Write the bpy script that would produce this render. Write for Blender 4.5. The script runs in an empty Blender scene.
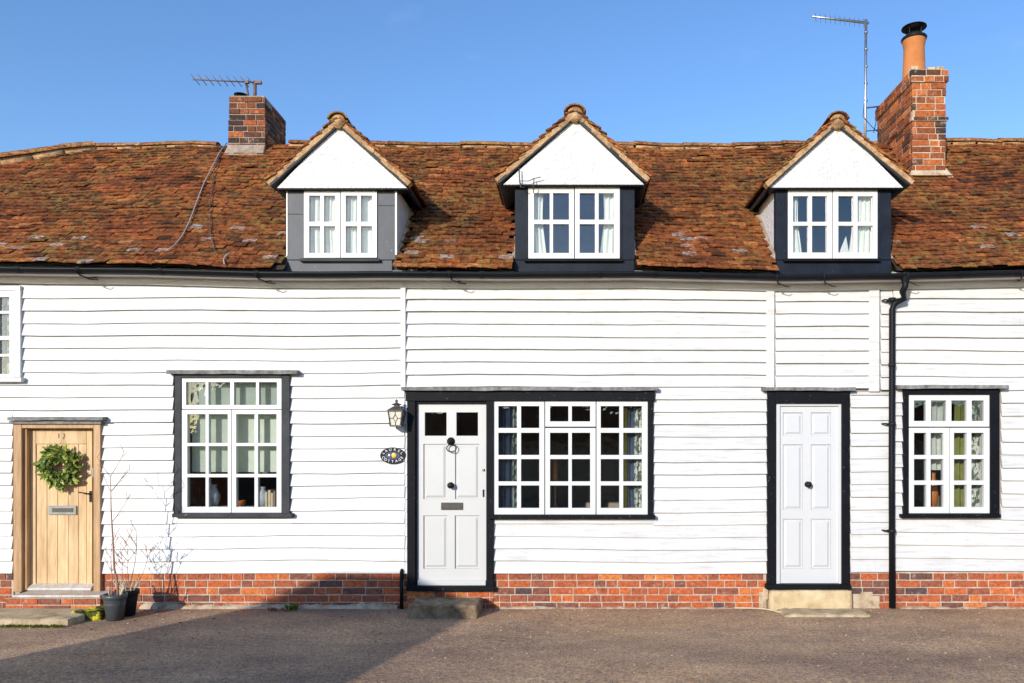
import bpy, math, random
from mathutils import Vector, Matrix, noise as mnoise
R = random.Random(7)
S = bpy.context.scene
COL = S.collection
rad = math.radians
DCAM = 8.0; HC = 1.55; PX0 = 570.0; PY0 = 453.0
SUN_AZ = rad(27); SUN_T = 0.30            # horizontal angle from the wall normal, slope of the light

def P(px, py, Y=0.0):
    k = (DCAM + Y) / 8.0
    return Vector(((px - PX0) / 100 * k, Y, HC - (py - PY0) / 100 * k))
def X_(px, Y=0.0): return (px - PX0) / 100 * (DCAM + Y) / 8
def Z_(py, Y=0.0): return HC - (py - PY0) / 100 * (DCAM + Y) / 8

# ------------------------------------------------------------------ mesh builder
class MB:
    def __init__(s): s.v = []; s.f = []; s.t = []; s.sm = []
    def add(s, pts, faces, tone=None, smooth=False):
        if tone is None: tone = (R.random(), R.random(), R.random())
        b = len(s.v)
        s.v += [tuple(p) for p in pts]; s.t += [tone] * len(pts)
        s.f += [tuple(b + i for i in f) for f in faces]; s.sm += [smooth] * len(faces)
    def quad(s, a, b, c, d, tone=None): s.add([a, b, c, d], [(0, 1, 2, 3)], tone)
    def hexa(s, p, tone=None):   # bottom 0-3 ccw, top 4-7
        s.add(p, [(3, 2, 1, 0), (4, 5, 6, 7), (0, 1, 5, 4), (1, 2, 6, 5), (2, 3, 7, 6), (3, 0, 4, 7)], tone)
    def box(s, x0, x1, y0, y1, z0, z1, tone=None):
        if x0 > x1: x0, x1 = x1, x0
        if y0 > y1: y0, y1 = y1, y0
        if z0 > z1: z0, z1 = z1, z0
        s.hexa([(x0, y0, z0), (x1, y0, z0), (x1, y1, z0), (x0, y1, z0), (x0, y0, z1), (x1, y0, z1), (x1, y1, z1), (x0, y1, z1)], tone)
    def pbox(s, px0, px1, py0, py1, yf, yb, tone=None):   # rectangle read off at depth yf
        s.box(X_(px0, yf), X_(px1, yf), yf, yb, Z_(py1, yf), Z_(py0, yf), tone)
    def obox(s, c, ux, uy, uz, tone=None):  # centre + half axes
        c = Vector(c); ux = Vector(ux); uy = Vector(uy); uz = Vector(uz)
        s.hexa([c - ux - uy - uz, c + ux - uy - uz, c + ux + uy - uz, c - ux + uy - uz, c - ux - uy + uz, c + ux - uy + uz, c + ux + uy + uz, c - ux + uy + uz], tone)
    def tube(s, pts, r, n=8, caps=True, tone=None):
        pts = [Vector(p) for p in pts]
        rs = r if isinstance(r, (list, tuple)) else [r] * len(pts)
        vs = []; fs = []
        prev = None
        for i, p in enumerate(pts):
            d = (pts[min(i + 1, len(pts) - 1)] - pts[max(i - 1, 0)]).normalized()
            a = prev if prev is not None else (Vector((0, 0, 1)) if abs(d.z) < .9 else Vector((1, 0, 0)))
            a = (a - d * a.dot(d)).normalized(); b = d.cross(a); prev = a
            for k in range(n):
                t = 2 * math.pi * k / n
                vs.append(p + (a * math.cos(t) + b * math.sin(t)) * rs[i])
        for i in range(len(pts) - 1):
            for k in range(n):
                k2 = (k + 1) % n
                fs.append((i * n + k, i * n + k2, (i + 1) * n + k2, (i + 1) * n + k))
        if caps:
            fs.append(tuple(range(n))[::-1]); fs.append(tuple((len(pts) - 1) * n + k for k in range(n)))
        s.add(vs, fs, tone, True)
    def lathe(s, prof, c, n=24, tone=None, axis='z'):
        c = Vector(c); vs = []; fs = []
        for (r, h) in prof:
            for k in range(n):
                t = 2 * math.pi * k / n
                if axis == 'z': vs.append(c + Vector((r * math.cos(t), r * math.sin(t), h)))
                else: vs.append(c + Vector((r * math.cos(t), -h, r * math.sin(t))))
        for i in range(len(prof) - 1):
            for k in range(n):
                k2 = (k + 1) % n
                fs.append((i * n + k, i * n + k2, (i + 1) * n + k2, (i + 1) * n + k))
        s.add(vs, fs, tone, True)
    def plate(s, x0, x1, z0, z1, holes, yf, yb, tone=(.5, .5, .5), back=True):
        """an upright board with rectangular holes (x0,x1,z0,z1)"""
        xs = sorted({x0, x1, *[v for h in holes for v in h[:2] if x0 < v < x1]})
        zs = sorted({z0, z1, *[v for h in holes for v in h[2:] if z0 < v < z1]})
        inh = lambda x, z: any(h[0] < x < h[1] and h[2] < z < h[3] for h in holes)
        solid = {}
        for i in range(len(xs) - 1):
            for j in range(len(zs) - 1):
                solid[i, j] = not inh((xs[i] + xs[i + 1]) / 2, (zs[j] + zs[j + 1]) / 2)
        for (i, j), ok in solid.items():
            if not ok: continue
            a, b, c, d = xs[i], xs[i + 1], zs[j], zs[j + 1]
            s.quad((a, yf, c), (b, yf, c), (b, yf, d), (a, yf, d), tone)
            if back: s.quad((b, yb, c), (a, yb, c), (a, yb, d), (b, yb, d), tone)
            if not solid.get((i - 1, j)): s.quad((a, yb, c), (a, yf, c), (a, yf, d), (a, yb, d), tone)
            if not solid.get((i + 1, j)): s.quad((b, yf, c), (b, yb, c), (b, yb, d), (b, yf, d), tone)
            if not solid.get((i, j - 1)): s.quad((a, yf, c), (a, yb, c), (b, yb, c), (b, yf, c), tone)
            if not solid.get((i, j + 1)): s.quad((a, yf, d), (b, yf, d), (b, yb, d), (a, yb, d), tone)
    def build(s, name, mat, parent=None, bevel=0, tag=None):
        off = Vector(BASE.get(parent.name, (0, 0, 0))) if parent else Vector((0, 0, 0))
        me = bpy.data.meshes.new(name)
        me.from_pydata([tuple(Vector(v) - off) for v in s.v], [], s.f)
        at = me.color_attributes.new('tone', 'FLOAT_COLOR', 'POINT')
        buf = []
        for t in s.t: buf += [t[0], t[1], t[2], 1.0]
        at.data.foreach_set('color', buf)
        me.polygons.foreach_set('use_smooth', s.sm)
        me.materials.append(mat); me.update()
        o = bpy.data.objects.new(name, me); COL.objects.link(o)
        if parent: o.parent = parent; BASE[o.name] = tuple(off)
        if bevel:
            m = o.modifiers.new('bevel', 'BEVEL'); m.width = bevel; m.segments = 2; m.limit_method = 'ANGLE'; m.angle_limit = rad(40)
        if tag: settag(o, *tag)
        return o
BASE = {}
def settag(o, label, cat, group=None):
    o['label'] = label; o['category'] = cat
    if group: o['group'] = group
def thing(name, loc, label, cat, group=None):
    o = bpy.data.objects.new(name, None); COL.objects.link(o); o.location = loc; o.empty_display_size = .2
    settag(o, label, cat, group); BASE[o.name] = tuple(loc); return o

# ------------------------------------------------------------------ materials
def mat(name):
    m = bpy.data.materials.new(name); m.use_nodes = True
    nt = m.node_tree; nt.nodes.clear()
    out = nt.nodes.new('ShaderNodeOutputMaterial'); b = nt.nodes.new('ShaderNodeBsdfPrincipled')
    nt.links.new(b.outputs[0], out.inputs[0])
    return m, nt, b
def N(nt, t, **kw):
    n = nt.nodes.new(t)
    for k, v in kw.items():
        if k.startswith('i_'):
            key = k[2:]; key = int(key) if key.isdigit() else key.replace('_', ' ')
            n.inputs[key].default_value = v
        else: setattr(n, k, v)
    return n
def L(nt, a, b): nt.links.new(a, b)
def coords(nt, scale=(1, 1, 1)):
    tc = N(nt, 'ShaderNodeTexCoord'); mp = N(nt, 'ShaderNodeMapping'); mp.inputs['Scale'].default_value = scale
    L(nt, tc.outputs['Object'], mp.inputs[0]); return mp.outputs[0]
def noise(nt, vec, scale, detail=4, rough=.55):
    n = N(nt, 'ShaderNodeTexNoise'); n.inputs['Scale'].default_value = scale; n.inputs['Detail'].default_value = detail; n.inputs['Roughness'].default_value = rough
    L(nt, vec, n.inputs['Vector']); return n.outputs['Fac']
def ramp(nt, fac, stops, interp='LINEAR'):
    r = N(nt, 'ShaderNodeValToRGB'); r.color_ramp.interpolation = interp
    e = r.color_ramp.elements
    while len(e) < len(stops): e.new(.5)
    for i, (p, c) in enumerate(stops): e[i].position = p; e[i].color = (*c, 1) if len(c) == 3 else c
    L(nt, fac, r.inputs[0]); return r.outputs['Color']
def mix(nt, fac, a, b, mode='MIX'):
    m = N(nt, 'ShaderNodeMix', data_type='RGBA', blend_type=mode)
    for sock, v in ((m.inputs[0], fac), (m.inputs[6], a), (m.inputs[7], b)):
        if hasattr(v, 'is_linked') or hasattr(v, 'links'): L(nt, v, sock)
        else: sock.default_value = v if isinstance(v, (int, float)) else (*v, 1)
    return m.outputs[2]
def bump(nt, b, h, strength=.3, dist=.01, prev=None):
    n = N(nt, 'ShaderNodeBump'); n.inputs['Strength'].default_value = strength; n.inputs['Distance'].default_value = dist
    L(nt, h, n.inputs['Height'])
    if prev is not None: L(nt, prev, n.inputs['Normal'])
    L(nt, n.outputs[0], b.inputs['Normal']); return n.outputs[0]
def tone(nt):
    a = N(nt, 'ShaderNodeAttribute', attribute_name='tone'); s = N(nt, 'ShaderNodeSeparateColor')
    L(nt, a.outputs['Color'], s.inputs[0]); return s.outputs
def g(v): return (v, v, v)

def m_whiteboard():
    m, nt, b = mat('white weatherboard paint'); b.inputs['Roughness'].default_value = .5
    c = coords(nt, (1, 1, 9)); t = tone(nt)
    base = ramp(nt, t[0], [(0, (.585, .583, .585)), (.5, (.615, .61, .60)), (1, (.64, .63, .615))])
    dirt = ramp(nt, noise(nt, coords(nt, (1.2, 1, 14)), 2.2, 6, .65), [(.0, (1, 1, 1)), (.50, (1, 1, 1)), (.70, (.80, .775, .73))])
    base = mix(nt, 1.0, base, dirt, 'MULTIPLY')
    runs = ramp(nt, noise(nt, coords(nt, (9, 1, .5)), 2.4, 5, .65), [(.50, g(1)), (.72, (.84, .82, .78))])
    base = mix(nt, .3, base, runs, 'MULTIPLY')
    spots = ramp(nt, noise(nt, coords(nt, (1, 1, 2)), 26, 2, .5), [(0, g(1)), (.76, g(1)), (.80, (.55, .5, .44))])
    base = mix(nt, .55, base, spots, 'MULTIPLY')
    L(nt, base, b.inputs['Base Color'])
    h = noise(nt, coords(nt, (2, 1, 30)), 4, 5, .6)
    bump(nt, b, h, .18, .006)
    return m
def m_paint(name, col, rough=.45, chips=0, chipcol=(.35, .33, .3), bstr=.12, var=.12, grain=(1, 1, 1)):
    m, nt, b = mat(name); b.inputs['Roughness'].default_value = rough
    if max(col) < .06: b.inputs['Specular IOR Level'].default_value = .13
    n1 = noise(nt, coords(nt), 5, 5, .6)
    c0 = tuple(x * (1 - var) for x in col); c1 = tuple(min(1, x * (1 + var)) for x in col)
    base = ramp(nt, n1, [(.3, c0), (.7, c1)])
    if chips:
        ch = ramp(nt, noise(nt, coords(nt, grain), 38, 3, .6), [(0, g(0)), (.72 - chips, g(0)), (.74 - chips, g(1))], 'LINEAR')
        base = mix(nt, ch, base, chipcol)
    L(nt, base, b.inputs['Base Color'])
    bump(nt, b, noise(nt, coords(nt, grain), 30, 4, .6), bstr, .004)
    return m
def m_render():
    m, nt, b = mat('white gable render'); b.inputs['Roughness'].default_value = .7
    n1 = noise(nt, coords(nt), 6, 6, .6)
    L(nt, ramp(nt, n1, [(.3, (.59, .595, .605)), (.5, (.64, .64, .645)), (.7, (.67, .67, .67))]), b.inputs['Base Color'])
    w = N(nt, 'ShaderNodeTexNoise'); w.inputs['Scale'].default_value = 14; w.inputs['Distortion'].default_value = 2.0; w.inputs['Detail'].default_value = 3
    L(nt, coords(nt), w.inputs['Vector'])
    bump(nt, b, w.outputs['Fac'], .6, .036)
    return m
def m_tile(name='clay roof tiles', ridge=False):
    m, nt, b = mat(name); b.inputs['Roughness'].default_value = .85; b.inputs['Specular IOR Level'].default_value = .25
    t = tone(nt)
    if ridge: stops = [(0, (.26, .12, .055)), (.5, (.40, .19, .085)), (1, (.52, .29, .15))]
    else: stops = [(0, (.070, .032, .018)), (.25, (.165, .058, .024)), (.5, (.275, .088, .030)), (.78, (.42, .135, .040)), (1, (.56, .24, .085))]
    base = ramp(nt, t[0], stops)
    o = coords(nt)
    grime = ramp(nt, noise(nt, coords(nt, (1, 1.6, 1.6)), 17, 7, .78), [(.40, (.10, .085, .075)), (.50, (.56, .52, .47)), (.60, (1.18, 1.14, 1.06))])
    base = mix(nt, .9, base, grime, 'MULTIPLY')
    big = ramp(nt, noise(nt, o, .9, 4, .6), [(.35, (.62, .60, .55)), (.62, (1.15, 1.08, 1.0))])
    base = mix(nt, .8, base, big, 'MULTIPLY')
    lich = ramp(nt, noise(nt, o, 15, 6, .75), [(.50, g(0)), (.58, g(1))])
    lichm = ramp(nt, noise(nt, o, 1.3, 3, .5), [(.40, g(.05)), (.60, g(.75))])
    lf = mix(nt, 1.0, lich, lichm, 'MULTIPLY')
    base = mix(nt, lf, base, (.26, .19, .05))
    pale = ramp(nt, t[1], [(.955, g(0)), (.965, g(1))])
    pn = ramp(nt, noise(nt, coords(nt, (1, 3, 3)), 19, 5, .75), [(.50, g(0)), (.54, g(.8))])
    base = mix(nt, mix(nt, 1.0, pale, pn, 'MULTIPLY'), base, (.48, .44, .42))
    L(nt, base, b.inputs['Base Color'])
    bump(nt, b, noise(nt, o, 60, 5, .7), .6, .008)
    return m
def m_brick(old=False):
    m, nt, b = mat('soot stained brick' if old else 'orange red brick'); b.inputs['Roughness'].default_value = .9; b.inputs['Specular IOR Level'].default_value = .2
    t = tone(nt)
    if old: st = [(0, (.05, .033, .03)), (.25, (.14, .055, .03)), (.55, (.33, .095, .035)), (.85, (.52, .16, .045)), (1, (.50, .21, .09))]
    else: st = [(0, (.10, .065, .065)), (.2, (.21, .09, .065)), (.42, (.34, .105, .055)), (.75, (.54, .13, .045)), (1, (.64, .21, .06))]
    base = ramp(nt, t[0], st); o = coords(nt)
    gr = ramp(nt, noise(nt, o, 30, 7, .78), [(.38, (.36, .33, .33)), (.5, (.85, .83, .82)), (.62, (1.2, 1.15, 1.1))])
    base = mix(nt, .75, base, gr, 'MULTIPLY')
    fl = ramp(nt, noise(nt, o, 11, 6, .75), [(.57, g(0)), (.68, g(.4))])
    base = mix(nt, fl, base, (.55, .45, .36))
    L(nt, base, b.inputs['Base Color']); bump(nt, b, noise(nt, o, 70, 4, .7), .5, .006)
    return m
def m_rough(name, stops, scale=6, bs=.5, bd=.01, rough=.9, bscale=40, speck=None):
    m, nt, b = mat(name); b.inputs['Roughness'].default_value = rough; b.inputs['Specular IOR Level'].default_value = .25
    o = coords(nt); base = ramp(nt, noise(nt, o, scale, 6, .65), stops)
    if speck:
        base = mix(nt, ramp(nt, noise(nt, o, 90, 2, .5), [(.58, g(0)), (.64, g(.7))]), base, speck)
    L(nt, base, b.inputs['Base Color']); bump(nt, b, noise(nt, o, bscale, 5, .7), bs, bd)
    return m
def m_asphalt():
    m, nt, b = mat('worn asphalt'); b.inputs['Roughness'].default_value = .95; b.inputs['Specular IOR Level'].default_value = .15
    o = coords(nt)
    big = ramp(nt, noise(nt, coords(nt, (1, 1.8, 1)), 1.3, 6, .65), [(.3, (.33, .215, .145)), (.5, (.45, .295, .190)), (.7, (.55, .37, .235))])
    fine = ramp(nt, noise(nt, o, 62, 3, .7), [(.32, g(.48)), (.5, g(1)), (.68, g(1.45))])
    base = mix(nt, 1.0, big, fine, 'MULTIPLY')
    mid = ramp(nt, noise(nt, o, 22, 4, .7), [(.35, (.74, .74, .78)), (.5, g(1)), (.66, (1.22, 1.14, .92))])
    base = mix(nt, 1.0, base, mid, 'MULTIPLY')
    v = N(nt, 'ShaderNodeTexVoronoi'); v.inputs['Scale'].default_value = 60; L(nt, o, v.inputs['Vector'])
    sc = N(nt, 'ShaderNodeSeparateColor'); L(nt, v.outputs['Color'], sc.inputs[0])
    near = ramp(nt, v.outputs['Distance'], [(.25, g(1)), (.45, g(0))])
    pick = ramp(nt, sc.outputs[0], [(.88, g(0)), (.90, g(1))])
    base = mix(nt, mix(nt, 1.0, near, pick, 'MULTIPLY'), base, (.72, .54, .36))
    pick2 = ramp(nt, sc.outputs[1], [(.86, g(0)), (.88, g(1))])
    base = mix(nt, mix(nt, 1.0, near, pick2, 'MULTIPLY'), base, (.10, .08, .07))
    wide = ramp(nt, noise(nt, coords(nt, (.6, 1.5, 1)), .55, 3, .5), [(.38, (.80, .80, .84)), (.50, g(1)), (.62, (1.12, 1.08, 1.0))])
    base = mix(nt, 1.0, base, wide, 'MULTIPLY')
    spots = ramp(nt, noise(nt, o, 3.1, 4, .6), [(.58, g(0)), (.72, g(.5))])
    base = mix(nt, spots, base, (.27, .19, .145))
    L(nt, base, b.inputs['Base Color'])
    n1 = bump(nt, b, noise(nt, o, 55, 4, .8), .8, .010)
    return m
def m_oak(name='weathered oak', c0=(.56, .36, .17), c1=(.80, .57, .31)):
    m, nt, b = mat(name); b.inputs['Roughness'].default_value = .6
    o = coords(nt, (9, 9, .7)); t = tone(nt)
    base = ramp(nt, noise(nt, o, 5, 6, .65), [(.3, c0), (.7, c1)])
    base = mix(nt, .8, base, ramp(nt, t[0], [(0, g(.82)), (1, g(1.08))]), 'MULTIPLY')
    stain = ramp(nt, noise(nt, coords(nt, (3, 3, .6)), 3, 4, .6), [(.35, (.72, .64, .54)), (.6, g(1))])
    base = mix(nt, .7, base, stain, 'MULTIPLY')
    L(nt, base, b.inputs['Base Color']); bump(nt, b, noise(nt, o, 14, 4, .6), .2, .004)
    return m
def m_metal(name, col, rough=.4, metallic=1.0):
    m, nt, b = mat(name); b.inputs['Metallic'].default_value = metallic; b.inputs['Roughness'].default_value = rough
    L(nt, ramp(nt, noise(nt, coords(nt), 20, 4, .6), [(.3, tuple(x * .75 for x in col)), (.7, col)]), b.inputs['Base Color'])
    return m
def m_glass():
    m = bpy.data.materials.new('old window glass'); m.use_nodes = True; nt = m.node_tree; nt.nodes.clear()
    out = nt.nodes.new('ShaderNodeOutputMaterial'); tr = N(nt, 'ShaderNodeBsdfTransparent'); tr.inputs[0].default_value = (.92, .95, .95, 1)
    gl = N(nt, 'ShaderNodeBsdfGlossy'); gl.inputs['Roughness'].default_value = .0
    fr = N(nt, 'ShaderNodeFresnel'); fr.inputs['IOR'].default_value = 1.52
    mu = N(nt, 'ShaderNodeMath', operation='MULTIPLY'); mu.inputs[1].default_value = 3.6; mu.use_clamp = True
    L(nt, fr.outputs[0], mu.inputs[0]); mx = N(nt, 'ShaderNodeMixShader')
    L(nt, mu.outputs[0], mx.inputs[0]); L(nt, tr.outputs[0], mx.inputs[1]); L(nt, gl.outputs[0], mx.inputs[2]); L(nt, mx.outputs[0], out.inputs[0])
    bp = N(nt, 'ShaderNodeBump'); bp.inputs['Strength'].default_value = .13; bp.inputs['Distance'].default_value = .012
    L(nt, noise(nt, coords(nt), 7, 2, .5), bp.inputs['Height']); L(nt, bp.outputs[0], gl.inputs['Normal'])
    return m
def m_cloth(name, c0, c1, scale=8, trans=.25, pattern=None):
    m, nt, b = mat(name); b.inputs['Roughness'].default_value = .9
    b.inputs['Specular IOR Level'].default_value = .1
    o = coords(nt)
    base = ramp(nt, noise(nt, o, scale, 4, .6), [(.35, c0), (.65, c1)])
    if pattern:
        v = ramp(nt, noise(nt, coords(nt, (1, 1, .8)), 26, 2, .5), [(.47, g(0)), (.53, g(1))])
        base = mix(nt, v, base, pattern)
    L(nt, base, b.inputs['Base Color'])
    return m
def m_leaf(name, c0, c1):
    m, nt, b = mat(name); b.inputs['Roughness'].default_value = .45
    L(nt, ramp(nt, tone(nt)[0], [(0, c0), (1, c1)]), b.inputs['Base Color'])
    return m

M = dict(
    board=m_whiteboard(),
    white=m_paint('white gloss joinery', (.64, .64, .63), .35, var=.02, bstr=.06),
    doorwhite=m_paint('soft white door paint', (.56, .555, .535), .38, var=.02, bstr=.05),
    door2=m_paint('bright white door paint', (.57, .575, .58), .4, var=.02, bstr=.08, grain=(2, 2, 14)),
    black=m_paint('black gloss timber paint', (.005, .0055, .008), .6, chips=.045, chipcol=(.10, .10, .105), bstr=.35, var=.3),
    greyblack=m_paint('weathered charcoal paint', (.045, .047, .050), .6, chips=.01, bstr=.4, var=.3, chipcol=(.25, .24, .23)),
    lead=m_paint('grey lead sheet', (.044, .052, .068), .55, chips=.01, bstr=.3, var=.22),
    navy=m_paint('blue black dormer paint', (.011, .015, .025), .5, chips=.02, bstr=.3, var=.35, grain=(3, 3, 1), chipcol=(.12, .13, .16)),
    drip=m_rough('weathered lead drip board', [(.3, (.10, .095, .09)), (.55, (.22, .21, .20)), (.75, (.36, .34, .32))], 14),
    render=m_render(), tile=m_tile(), ridge=m_tile('ridge tile clay', True), brick=m_brick(), oldbrick=m_brick(True),
    under=m_rough('dark roof underlay', [(.3, (.03, .02, .015)), (.7, (.05, .035, .025))], 5),
    mortar=m_rough('lime mortar', [(.3, (.34, .27, .20)), (.55, (.50, .41, .32)), (.72, (.64, .54, .44))], 9),
    sootmortar=m_rough('sooty mortar', [(.3, (.20, .15, .11)), (.7, (.42, .35, .29))], 9),
    cement=m_rough('patchy cement', [(.3, (.26, .18, .11)), (.5, (.52, .40, .27)), (.7, (.68, .55, .39))], 9, .8, .02),
    verge=m_rough('verge mortar', [(.3, (.20, .13, .08)), (.5, (.44, .26, .13)), (.7, (.58, .42, .26))], 12, .8, .02),
    asphalt=m_asphalt(),
    stone=m_rough('grey brown doorstep stone', [(.32, (.12, .085, .05)), (.5, (.28, .20, .125)), (.70, (.46, .35, .23))], 9, 1.0, .03),
    buff=m_rough('buff sandstone', [(.3, (.36, .25, .13)), (.5, (.58, .44, .25)), (.72, (.70, .57, .37))], 5, .7, .012),
    slab=m_rough('worn concrete slab', [(.3, (.30, .21, .12)), (.5, (.54, .41, .25)), (.72, (.70, .56, .37))], 6, .9, .02),
    moss=m_rough('yellow green moss', [(.40, (.025, .028, .008)), (.50, (.10, .11, .012)), (.58, (.62, .55, .03))], 11, 1, .02),
    oak=m_oak(), oakframe=m_oak('oak door frame', (.38, .21, .095), (.64, .40, .20)), silver=m_oak('silvered oak sill', (.45, .40, .34), (.66, .61, .54)),
    iron=m_paint('black iron', (.015, .015, .016), .4, bstr=.3), steel=m_metal('brushed steel', (.25, .25, .24), .6),
    darksteel=m_metal('dull dark metal', (.12, .11, .10), .65), alu=m_metal('weathered aluminium', (.60, .60, .60), .45),
    rust=m_paint('rusty aerial metal', (.12, .07, .055), .6), brass=m_metal('brass', (.75, .5, .2), .3),
    plastic=m_paint('black rainwater plastic', (.008, .009, .011), .45, bstr=.08, var=.2),
    pot=m_paint('dark grey pot plastic', (.06, .068, .072), .45, var=.2), potblack=m_paint('black pot plastic', (.018, .018, .02), .5),
    soil=m_rough('potting soil', [(.3, (.03, .02, .012)), (.7, (.09, .06, .04))], 30),
    twig=m_rough('reddish twig bark', [(.3, (.20, .08, .05)), (.7, (.42, .26, .17))], 12), straw=m_rough('dry straw stem', [(.3, (.42, .33, .2)), (.7, (.66, .56, .40))], 12),
    terra=m_rough('terracotta chimney pot', [(.3, (.36, .13, .045)), (.55, (.50, .19, .065)), (.8, (.42, .17, .07))], 3, .3, .006),
    glass=m_glass(),
    plaster=m_rough('interior plaster', [(.3, (.30, .25, .21)), (.7, (.38, .33, .28))], 3, .1),
    wallpaper=m_rough('faded room paint', [(.3, (.42, .34, .28)), (.7, (.52, .44, .37))], 2, .1), floorwood=m_rough('interior floor', [(.3, (.08, .05, .03)), (.7, (.14, .09, .05))], 4, .1),
    cream=m_cloth('cream curtain cloth', (.74, .76, .70), (.84, .85, .78)),
    blind=m_cloth('pale green blind cloth', (.68, .72, .60), (.76, .80, .68)),
    pattern=m_cloth('leaf patterned curtain cloth', (.62, .62, .58), (.72, .72, .68), pattern=(.13, .17, .12)),
    navyc=m_cloth('navy curtain lining', (.06, .08, .13), (.11, .14, .20)), green=m_cloth('olive green curtain cloth', (.20, .21, .06), (.29, .29, .09)),
    yellow=m_cloth('yellow curtain cloth', (.50, .40, .08), (.62, .52, .12)),
    leaf=m_leaf('wreath leaves', (.05, .11, .015), (.52, .55, .12)), weedleaf=m_leaf('weed leaves', (.06, .12, .02), (.35, .42, .08)),
    orange=m_paint('orange glaze', (.72, .22, .05), .35), vase=m_paint('blue white vase glaze', (.55, .60, .68), .25, var=.4),
    lampglass=m_paint('frosted lantern glass', (.66, .62, .50), .3, var=.1), bronze=m_paint('bronze lantern metal', (.07, .06, .05), .4),
    plaqueblack=m_paint('black plaque enamel', (.02, .02, .025), .35), plaquenavy=m_paint('navy plaque enamel', (.03, .045, .12), .35),
    letter=m_paint('white plaque lettering', (.80, .80, .78), .4, var=.02), gold=m_paint('golden yellow plaque paint', (.75, .45, .02), .4),
    tie=m_paint('grey cable sheath', (.34, .30, .28), .5), hedge=m_leaf('hedge leaves', (.02, .045, .01), (.07, .12, .03)),
    litter=m_leaf('dry leaf litter', (.10, .05, .02), (.50, .36, .18)), grass=m_leaf('grass blades', (.10, .16, .02), (.40, .42, .07)), books=m_paint('cream paper books', (.6, .5, .35), .6, var=.3),
)

# ------------------------------------------------------------------ roof geometry
SL = .90                                  # rise per metre of run
COSP = 1 / math.hypot(1, SL); SINP = SL * COSP
RY = 2.07; EY = -.21
def lerp_tab(tab, x):
    if x <= tab[0][0]: return tab[0][1]
    for (a, va), (b, vb) in zip(tab, tab[1:]):
        if x <= b: return va + (vb - va) * (x - a) / (b - a)
    return tab[-1][1]
EAVE = [(-8, .05), (-5.7, .035), (-4.2, .02), (-2.9, -.015), (-1.7, -.01), (-.5, -.02), (.7, -.01), (2.1, -.045), (3.2, -.03), (4.5, .0), (7, .02)]
RIDGE = [(-8, -.02), (-6, -.03), (-5, -.0), (-3, .01), (-1, .0), (1, -.012), (2.5, .0), (3.6, .01), (5, .05), (7, .06)]
def sag(X, Y):
    t = min(1, max(0, (Y - EY) / (RY - EY)))
    return lerp_tab(EAVE, X) * (1 - t) + lerp_tab(RIDGE, X) * t + .03 * (mnoise.noise(Vector((X * .8, Y * .9, 3)))) + .012 * mnoise.noise(Vector((X * 2.3, Y * 2.1, 9)))
def roofz(X, Y): return 3.545 + SL * Y + sag(X, Y)
def hipY(X): return RY if X > -5.98 else RY + (X + 5.98) * .47

# dormers: apex px/py, base left/right px, base py, tips, face px range, white window, split, pane columns, rows, style
DORM = [
    dict(ap=(337.3, 125.7), base=(277, 407, 188), out=113, face=(287, 396.5), win=(304, 376.8, 189.6, 257.5), split=340.5,
         cols=[(309, 320.3), (323.8, 335.2), (345.5, 357.5), (360.7, 372)], rows=[(195.4, 221.8), (226, 253)], mat='lead', house=0, cap=337.8, tips=((267, 182), (409.5, 182))),
    dict(ap=(575, 119.3), base=(503.4, 644, 184.5), out=106, face=(515, 634.5), win=(528.3, 619.7, 187.5, 258.4), split=574.4,
         cols=[(534, 549.7), (553, 569), (579.6, 595), (598.6, 614)], rows=[(193, 219.7), (224, 253)], mat='navy', house=1, cap=575, tips=((496, 179), (649, 178))),
    dict(ap=(837.7, 122), base=(768, 903, 187.5), out=113, face=(775.6, 891), win=(788, 877.5, 190, 258.4), split=832.6,
         cols=[(793, 808.4), (812, 827), (838.3, 853.5), (857.6, 873)], rows=[(196, 221.8), (225.6, 252.5)], mat='navy', house=1, cap=838, tips=((766.5, 183), (914, 181))),
]
GY = -.10; FY = -.045; VY = -.15
for d in DORM:
    d['xa'] = X_(d['ap'][0], GY); d['za'] = Z_(d['ap'][1], GY)
    d['bl'] = X_(d['base'][0], GY); d['br'] = X_(d['base'][1], GY); d['zb'] = Z_(d['base'][2], GY)
    d['fl'] = X_(d['face'][0], FY); d['fr'] = X_(d['face'][1], FY)
    d['s'] = ((d['za'] - d['zb']) / (d['xa'] - d['bl']) + (d['za'] - d['zb']) / (d['br'] - d['xa'])) / 2
    d['zr'] = Z_(d['out'] + 5.5, VY)       # top of the slopes at the ridge
    d['xr'] = X_(d['cap'], VY); d['side'] = {}
    for sg, (tx, ty) in zip((-1, 1), d['tips']):
        hw = abs(X_(tx, VY) - d['xr']); d['side'][sg] = (hw, (d['zr'] - Z_(ty, VY)) / hw)
def dz(d, X): return d['zr'] - d['side'][-1 if X < d['xr'] else 1][1] * abs(X - d['xr'])
def in_dormer(X, Y, m=.0):
    for d in DORM:
        if d['fl'] - .015 + m < X < d['fr'] + .015 - m and roofz(X, Y) < dz(d, X) - .02: return True
    return False
CHIM = [(-4.22, -3.775, 1.90, 2.63), (4.0, 4.395, 1.35, 2.42)]
def in_chim(X, Y): return any(a + .03 < X < b - .03 and c + .03 < Y < e - .03 for a, b, c, e in CHIM)

XL, XR = -8.0, 6.9
B1, B2 = X_(403.2), X_(892)
HX = [(XL, B1), (B1, B2), (B2, XR)]
BACKY = 4.36
def house_of(X): return 0 if X < B1 else (1 if X < B2 else 2)

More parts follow.
